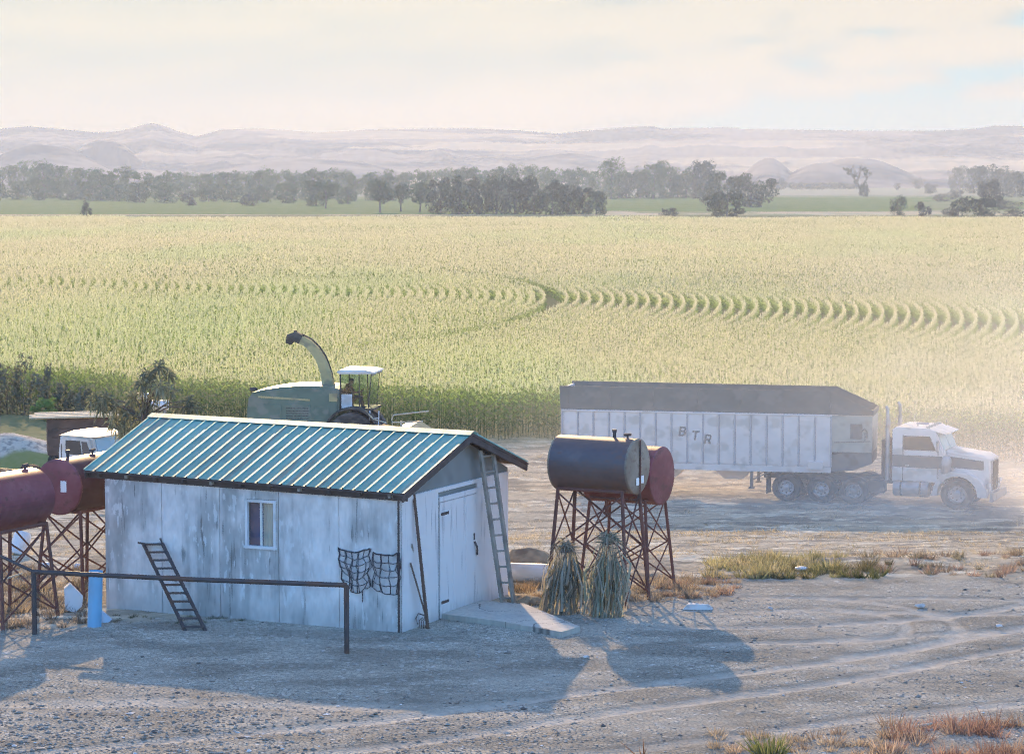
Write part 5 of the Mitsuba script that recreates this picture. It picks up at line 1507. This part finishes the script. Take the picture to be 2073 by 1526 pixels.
def build_weeds():
    rng = np.random.default_rng(55)
    # dry grass over the bank, thinner with distance
    n = 15000
    d = 46.5 + (rng.random(n) ** 1.3) * 66
    x = rng.uniform(-.225, .225, n) * d
    e = d - yard_edge_np(x, np)
    q = np.stack([x * .5, d * .8, x * 0], 1)
    f = meshkit.fbm(q, 3, 70)
    loc = SH.inv(np.stack([x, d, x * 0], 1))
    tl = TR.inv(np.stack([x, d, x * 0], 1))
    ok = (e > .2) & (rng.random(n) < np.clip((f - .40) * 4.5, 0, 1)) & ~((loc[:, 0] > -.3) & (loc[:, 0] < 6.4) & (loc[:, 1] > -.3) & (loc[:, 1] < 4.7)) & ~((np.abs(tl[:, 1] - 1.2) < 2.2) & (tl[:, 0] > -12))
    x, d = x[ok], d[ok]
    pos = np.stack([x, d, ground_z(x, d)], 1)
    c = np.where((rng.random(len(x)) < .7)[:, None], [[.52, .43, .28]], [[.27, .25, .17]])
    stuff('dry_grass', 'sparse dry straw-coloured grass over the bank and the track', 'grass', [tufts(rng, pos, rng.uniform(.07, .22, len(x)) * (1 + .4 * (d > 70)), 8, c, spread_=.8, width=.018, lean=1.0)])

    def patch(name, label, px0, px1, py0, py1, n, h0, h1, col, blades_n=26, width=.022, lean=.6, noise_cut=.42, **kw):
        px, py = rng.uniform(px0, px1, n), rng.uniform(py0, py1, n)
        p = rays_ground(px, py)
        f = meshkit.fbm(np.stack([p[:, 0] * .9, p[:, 1] * .7, p[:, 0] * 0], 1), 3, 77)
        p = p[f > noise_cut]
        cols = np.array(col)[rng.integers(0, len(col), len(p))]
        stuff(name, label, 'weeds', [tufts(rng, p, rng.uniform(h0, h1, len(p)), blades_n, cols, width=width, lean=lean, **kw)])

    patch('yellow_weeds', 'yellow-green weeds along the top edge of the gravel, right of the tanks', 1436, 1700, 1132, 1170, 140, .12, .44, [(.36, .34, .19), (.27, .27, .145), (.42, .38, .25)], 44, noise_cut=.30)
    patch('brown_weeds', 'low brown and grey weeds along the gravel edge at the right', 1690, 2110, 1122, 1168, 130, .14, .36, [(.25, .205, .165), (.21, .20, .15), (.29, .215, .18)], 34)
    patch('dark_weeds', 'dark green weed tufts at the foot of the yellow-green weeds', 1540, 1800, 1142, 1170, 40, .2, .42, [(.10, .115, .05), (.13, .12, .07)], 36)
    patch('rusty_weeds', 'rust-red weeds filling the bottom right corner', 1800, 2120, 1466, 1590, 170, .16, .46, [(.31, .20, .165), (.27, .18, .15), (.39, .31, .25)], 46, width=.016, noise_cut=.36)
    patch('straw_weeds', 'pale straw weeds along the bottom edge right of the middle', 1440, 1830, 1480, 1560, 80, .10, .28, [(.42, .36, .28), (.35, .28, .22)], 40, noise_cut=.40)
    patch('red_weeds', 'low reddish weeds right of the red tank stand', 1330, 1492, 1176, 1212, 50, .14, .28, [(.30, .215, .175), (.33, .28, .22)], 40, noise_cut=.3)
    patch('stand_weeds', 'dry tan weeds around the feet of the two tanks right of the shed', 1255, 1410, 1168, 1222, 70, .12, .32, [(.37, .32, .255), (.30, .26, .21)], 34, noise_cut=.35)
    patch('shed_weeds', 'brown weeds and litter between the shed and the tanks', 1046, 1100, 1120, 1226, 60, .10, .30, [(.40, .30, .20), (.30, .22, .15), (.48, .41, .30)], 36, noise_cut=.3)
    patch('tank_weeds', 'dry brown weeds under and before the left pair of red tanks', -30, 180, 1150, 1275, 150, .15, .42, [(.26, .22, .18), (.22, .20, .165), (.34, .30, .245)], 34, noise_cut=.36)
    patch('wall_weeds', 'dark weeds growing along the foot of the shed front', 216, 800, 1247, 1262, 90, .05, .13, [(.10, .12, .07), (.16, .15, .10)], 30, noise_cut=.34)

    # single plants
    def plant(name, label, px, py, h, col, n, width, lean=.5, cat='plant'):
        p = gp(px, py)[None]; p[:, 2] = ground_z(p[:, 0], p[:, 1])
        t, c = tufts(rng, np.repeat(p, 1, 0), np.array([h]), n, np.array(col), width=width, lean=lean, droop=.3, spread_=.25)
        mesh, cc = tri_cloud(t, c)
        obj(name, mesh, 'm_leaf', color=cc, label=label, cat=cat)
    plant('green_weed', 'single green weed tuft at the bottom edge right of the middle', 1560, 1535, .55, (.17, .20, .08), 130, .03)
    plant('dry_stalk', 'single dry stalk standing at the bottom edge', 1296, 1530, .42, (.25, .15, .10), 7, .02, lean=.05)

    def shrub(name, label, px, top, base, wpx, col, leaf, n, group=None, cat='shrub', dd=0.):
        p = gp(px, base); d = p[1] + dd
        p = at(px, base, d); p[2] = float(gz(p[0], d)) - .05
        h, w = (base - top) / F * d, wpx / F * d
        t = thing(name, label, cat, group)
        rr = np.random.default_rng(int(px * 7 + base))
        obj('stem', limbs(rr, p, p + [0, 0, h * .7], .03, 5, w * .4), 'm_bark', t, smooth=True)
        tri, cc = crown(rr, p + [0, 0, h / 2], [w / 2, w / 2, h / 2], n, leaf, col, lumps=22, flat=1)
        mesh, cc = tri_cloud(tri, cc)
        out = unit((mesh[0] - (p + [0, 0, h * .3])) / np.array([w, w, h]) + np.array([0, -.05, .12]))
        leafy('foliage', mesh, 'm_leaf', blend_normals(mesh, out, .6), cc, t)
    g = 'dark tall weeds before the corn at the left edge'
    lab = 'dark tall weed shrub in front of the corn, %s'
    for (px, top, base, w), k in zip(((14, 738, 838, 54), (50, 722, 840, 48), (92, 740, 842, 52), (130, 776, 842, 50), (-20, 745, 840, 60), (170, 786, 850, 46), (215, 796, 858, 50)), ('second from the left edge', 'third from the left edge', 'fourth from the left edge', 'behind the bright green bush', 'cut by the left edge', 'left of the young tree', 'nearest the young tree')):
        shrub('weed_shrub', lab % k, px, top, base, w, (.185, .205, .15), .13, 800, g)
    shrub('green_shrub', 'small bright green bush before the dark weeds at the left', 92, 806, 852, 52, (.22, .34, .10), .12, 1300)

    # small tree behind the shed
    d = 74.
    t = thing('tree', 'young sparse tree with drooping leaf tufts rising behind the left end of the shed roof', 'tree')
    P = lambda px, py, dd=0.: at(px, py, d + dd)
    z0 = float(gz(P(290, 900)[0], d))
    b = P(292, 900); b[2] = z0 - .1
    cl = [(322, 742, 17, 110), (300, 757, 15, 90), (340, 755, 14, 70), (286, 778, 17, 100), (322, 782, 20, 110), (345, 790, 14, 60), (270, 806, 18, 110), (303, 815, 20, 110), (214, 806, 15, 90), (193, 808, 16, 110), (203, 824, 14, 80), (236, 826, 18, 110), (262, 842, 22, 130),
          (384, 812, 16, 120), (368, 822, 15, 100), (392, 826, 12, 70), (234, 856, 20, 120), (286, 856, 22, 130), (312, 842, 16, 80), (256, 878, 22, 110), (300, 884, 22, 110)]
    lim = []
    rr = np.random.default_rng(91)
    hub = P(290, 850)
    lim.append(tube([b, (b + hub) / 2 + [.1, 0, 0], hub], [.09, .075, .06], 7))
    for (px, py, r, n) in cl:
        e = P(px, py - 3, rr.uniform(-.7, .7)); m = (hub + e) / 2 + [0, 0, .18]
        lim.append(tube([hub, m, e], [.035, .022, .008], 5))
    obj('trunk', join(lim), 'm_bark', t, smooth=True)
    T_, C = [], []
    for (px, py, r, n) in cl:
        c = P(px, py, rr.uniform(-.6, .6)); R = r / F * d
        n = int(n * 1.0)
        u = unit(rr.normal(size=(n, 3))) * rr.uniform(.1, 1, (n, 1)) ** .6
        dirn = unit(u + np.array([0, 0, .15]) + rr.normal(0, .35, (n, 3)))
        tt, own = blades(c + u * R * .75, dirn, rr.uniform(.16, .34, n), rr.uniform(.04, .075, n), rr, droop=.75, seg=2)
        dark = py < 775 or px < 220 or px > 360
        cc = np.where(rr.random((n, 1)) < (.75 if dark else .35), [[.15, .185, .13]], [[.33, .34, .22]]) * rr.uniform(.7, 1.35, (n, 1))
        T_.append(tt); C.append(cc[own])
    mesh, cc = tri_cloud(np.concatenate(T_), np.concatenate(C))
    out = unit((mesh[0] - P(290, 830)) * np.array([.5, .5, .6]) + np.array([0, .2, .5]))
    leafy('foliage', mesh, 'm_leaf', blend_normals(mesh, out, .55), cc, t)

    # corn shocks tied to the stand
    for (px, base, top, tx, rb, lab) in ((1136, 1243, 1092, 1146, .34, 'left shock of dry corn stalks tied to the grey tank stand'), (1226, 1250, 1076, 1232, .29, 'right shock of dry corn stalks tied to the grey tank stand, greener')):
        p = gp(px, base); p = p + np.array([0, .1, 0]); p[2] = float(ground_z(p[0], p[1]))
        q = at(tx, top + 14, p[1] + .15)
        rr = np.random.default_rng(px)
        t = thing('corn_shock', lab, 'corn shock', 'corn shocks at the grey tank stand')
        n = 210
        g, r = rr.uniform(0, 6.28, n), np.sqrt(rr.uniform(.12, 1, n))
        foot = p + np.stack([np.cos(g) * r * rb * rr.uniform(.7, 1.55, n), np.sin(g) * r * rb * .85, rr.uniform(-.03, .55, n) * (rr.random(n) < .6)], 1)
        head = q + np.stack([np.cos(g) * r * .13, np.sin(g) * r * .11, rr.uniform(-.40, .12, n)], 1)
        mid = foot * .5 + head * .5 + np.stack([np.cos(g), np.sin(g), 0 * g], 1) * (.03 + .05 * rr.random((n, 1))) + rr.normal(0, .095, (n, 3))
        sd = unit(np.cross(head - foot, rr.normal(size=(n, 3)))) * rr.uniform(.005, .024, (n, 1))
        tri = np.concatenate([np.stack([foot - sd, foot + sd, mid + sd], 1), np.stack([foot - sd, mid + sd, mid - sd], 1), np.stack([mid - sd, mid + sd, head], 1)])
        base_c = [[.54, .49, .40], [.38, .38, .32], [.25, .26, .21]] if px < 1200 else [[.42, .43, .33], [.32, .35, .26], [.56, .51, .42]]
        c = np.array(base_c)[rr.integers(0, 3, n)] * rr.uniform(.55, 1.3, (n, 1))
        c = np.concatenate([c, c, c])
        m2 = 150
        g2 = rr.uniform(0, 6.28, m2)
        dirn = unit(np.stack([np.cos(g2) * .9, np.sin(g2) * .9, rr.uniform(.2, 1.2, m2)], 1))
        tt, own = blades(q + rr.normal(0, .05, (m2, 3)), dirn, rr.uniform(.15, .5, m2), .028, rr, droop=.9, seg=2)
        mesh, cc = tri_cloud(np.concatenate([tri, tt]), np.concatenate([c, (np.array(base_c)[rr.integers(0, 3, m2)] * rr.uniform(.5, 1.1, (m2, 1)))[own]]))
        obj('stalks', mesh, 'm_leaf', t, color=cc, kind='stuff')
        obj('tie', lathe([(.115, -.02), (.125, 0), (.115, .02)], 16, [0, 0, 1], q - [0, 0, .08]), 'm_brown_board', t, smooth=True)


build_weeds()


def crumple(c, s, seed, amp=.12):
    rng = np.random.default_rng(seed)
    m = trimesh.creation.icosphere(2, 1.0)
    v = np.array(m.vertices)
    v = v * (1 + amp * 4 * (meshkit.fbm(v * 2.3 + seed, 3, seed) - .5)[:, None]) * np.array(s) / 2
    return v + np.array(c), np.array(m.faces)


def build_litter():
    p = gp(150, 1240)
    f = Frame([p[0], p[1], p[2]], .2)
    pts = [(-.16, 0, .06), (-.17, .05, .44), (-.06, .1, .52), (.17, .16, .26), (.15, .12, .10), (.02, .0, .0)]
    obj('tub', f(hull([*pts, *[(x, y + .22, z) for x, y, z in pts]])), 'm_white', label='tilted white plastic tub on the ground under the left tanks', cat='tub', smooth=30)
    p = gp(34, 1122)
    obj('barrel', lathe([(.001, 0), (.17, 0), (.19, .04), (.19, .42), (.15, .5), (.001, .52)], 18, [.25, .3, .9], p), 'm_white', label='white plastic barrel standing beyond the leftmost tank stand', cat='barrel', smooth=35)
    for px, py, w, lab in ((92, 1147, .24, 'small white plastic scrap under the left tank stands, left of the other'), (157, 1150, .16, 'small white plastic scrap under the left tank stands, right of the other')):
        p = gp(px, py)
        obj('plastic_scrap', crumple(p + [0, 0, .04], [w, .12, .12], px), 'm_white', label=lab, cat='scrap', group='white scraps under the left tanks', smooth=True)
    a, b = at(-10, 1178, 44.6), at(44, 1160, 46.0)
    obj('stick', tube([a, b], [.022, .018], 7), 'm_pale_board', label='pale stick leaning into the picture from the left edge', cat='stick', smooth=40)
    p = at(290, 806, 88); p[2] = float(gz(p[0], 88.))
    q = at(312, 822, 84.)
    for k, (px, py, w, h) in enumerate(((291, 801, .40, .22), (316, 820, .85, .34))):
        q = at(px, py, 86. + k)
        z = float(gz(q[0], q[1]))
        t = thing('storage_drum', ['small white drum on a post behind the young tree', 'long white drum on posts behind the young tree, lower of the two'][k], 'drum', 'white drums behind the young tree')
        obj('drum', lathe([(.001, -w / 2), (h / 2, -w / 2), (h / 2, w / 2), (.001, w / 2)], 16, [1, .1, 0], q), 'm_white', t, smooth=35)
        for s in ((0,) if k == 0 else (-.3, .3)): obj('post', bar([q[0] + s, q[1], z - .1], [q[0] + s, q[1], q[2] - h * .4], .09, .09), 'm_wood', t)
    p = gp(1412, 1232)
    obj('flat_rock', (lambda m: (m[0] + p, m[1]))(hull(np.array([[-.28, -.1, 0], [.26, -.12, 0], [.3, .1, 0], [-.24, .14, 0], [-.2, -.05, .09], [.2, -.06, .1], [.18, .08, .08], [-.16, .1, .1]]))), 'm_stone', label='pale flat slab lying at the right foot of the red tank stand', cat='slab')
    p = gp(1622, 1156)
    obj('bucket_lid', crumple(p + [0, 0, .06], [.26, .2, .09], 5, .05), 'm_white', label='white scrap lying before the yellow-green weeds', cat='scrap', smooth=True)
    p = gp(1868, 1474)
    obj('stick', tube([p + [-.14, -.05, .03], p + [.14, .06, .06]], .022, 7), 'm_pale_board', label='short pale stick on the gravel before the rust-red weeds', cat='stick', smooth=40)
    # brown dirt pile between shed and tanks
    for px, py, w, h, lab in ((1070, 1152, 1.1, .5, 'small brown heap of dirt and stalks just behind the white pipe'), (1066, 1222, .7, .22, 'low brown clod heap between the wooden ladder and the left corn shock')):
        p = gp(px, py)
        obj('dirt_heap', crumple(p + [0, 0, h * .12], [w, w * .7, h * 1.4], px, .16), 'm_dirt', label=lab, cat='heap', smooth=True)


plain('m_dirt', (.34, .25, .16), .95, vary=.4, scale=8, dirt=(.18, .12, .08))
build_litter()

# ------------------------------------------------------------------ the air: haze over the valley, dust behind the truck
def air():
    top = 135.
    scene['haze'] = {'type': 'cube', 'to_world': T().translate([0, 1900, (top - 12) / 2]).scale([4200, 3300, (top + 12) / 2]),
                     'bsdf': {'type': 'null'}, 'interior': {'type': 'ref', 'id': 'haze_medium'}}
    labels['haze'] = {'label': 'pale dusty haze over the whole valley', 'category': 'haze', 'kind': 'stuff'}
    x0, x1, y0, y1, z0, z1 = -22., 44., 84., 148., -6., 7.
    nx, ny, nz = 66, 64, 32
    Z, Y, X = np.meshgrid(np.linspace(z0, z1, nz), np.linspace(y0, y1, ny), np.linspace(x0, x1, nx), indexing='ij')
    h = Z + 4.4
    n = meshkit.fbm(np.stack([X * .11, Y * .09, Z * .22], -1), 4, 3)
    n2 = meshkit.fbm(np.stack([X * .3 + 9, Y * .3, Z * .5], -1), 3, 13)
    lump = np.clip((n - .36) * 3.2, 0, 1.6) * (.6 + .8 * n2)
    right = 1 / (1 + np.exp(-(X - 15.5) / 2.6))
    low = np.exp(-np.clip(h, 0, None) / (1.6 + 2.6 * right))
    dens = lump * low * (.05 + .72 * right + .75 * np.exp(-((X - 14) / 4.5) ** 2 - ((Y - 93) / 9) ** 2))
    dens = dens + .85 * np.exp(-np.clip(h, 0, None) / .9) * (.55 + .6 * n2) * np.clip((X - 6) / 5, 0, 1) * np.exp(-((Y - 94) / 7) ** 2)
    dens = dens + .42 * (.6 + .6 * n2) * np.exp(-np.clip(h, 0, None) / 5) * np.clip((X + 1) / 4, 0, 1) * np.exp(-((Y - 91) / 5.5) ** 2)
    edge = 1
    for A, a, b in ((X, x0, x1), (Y, y0, y1), (Z, z0 - 9, z1)): edge = edge * np.clip((A - a) / (.12 * (b - a)), 0, 1) * np.clip((b - A) / (.12 * (b - a)), 0, 1)
    grid = (dens * edge).astype(np.float32)[..., None]
    scene['dust_medium'] = {'type': 'heterogeneous', 'albedo': {'type': 'rgb', 'value': [.98, .962, .93]}, 'scale': .10,
                            'sigma_t': {'type': 'gridvolume', 'grid': mi.VolumeGrid(grid), 'to_world': T().translate([x0, y0, z0]).scale([x1 - x0, y1 - y0, z1 - z0])},
                            'phase': {'type': 'hg', 'g': .1}}
    scene['dust_cloud'] = {'type': 'cube', 'to_world': T().translate([(x0 + x1) / 2, (y0 + y1) / 2, (z0 + z1) / 2]).scale([(x1 - x0) / 2, (y1 - y0) / 2, (z1 - z0) / 2]),
                           'bsdf': {'type': 'null'}, 'interior': {'type': 'ref', 'id': 'dust_medium'}, 'exterior': {'type': 'ref', 'id': 'haze_medium'}}
    labels['dust_cloud'] = {'label': 'cream dust drifting round the truck and over the field edge', 'category': 'dust', 'kind': 'stuff'}


air()
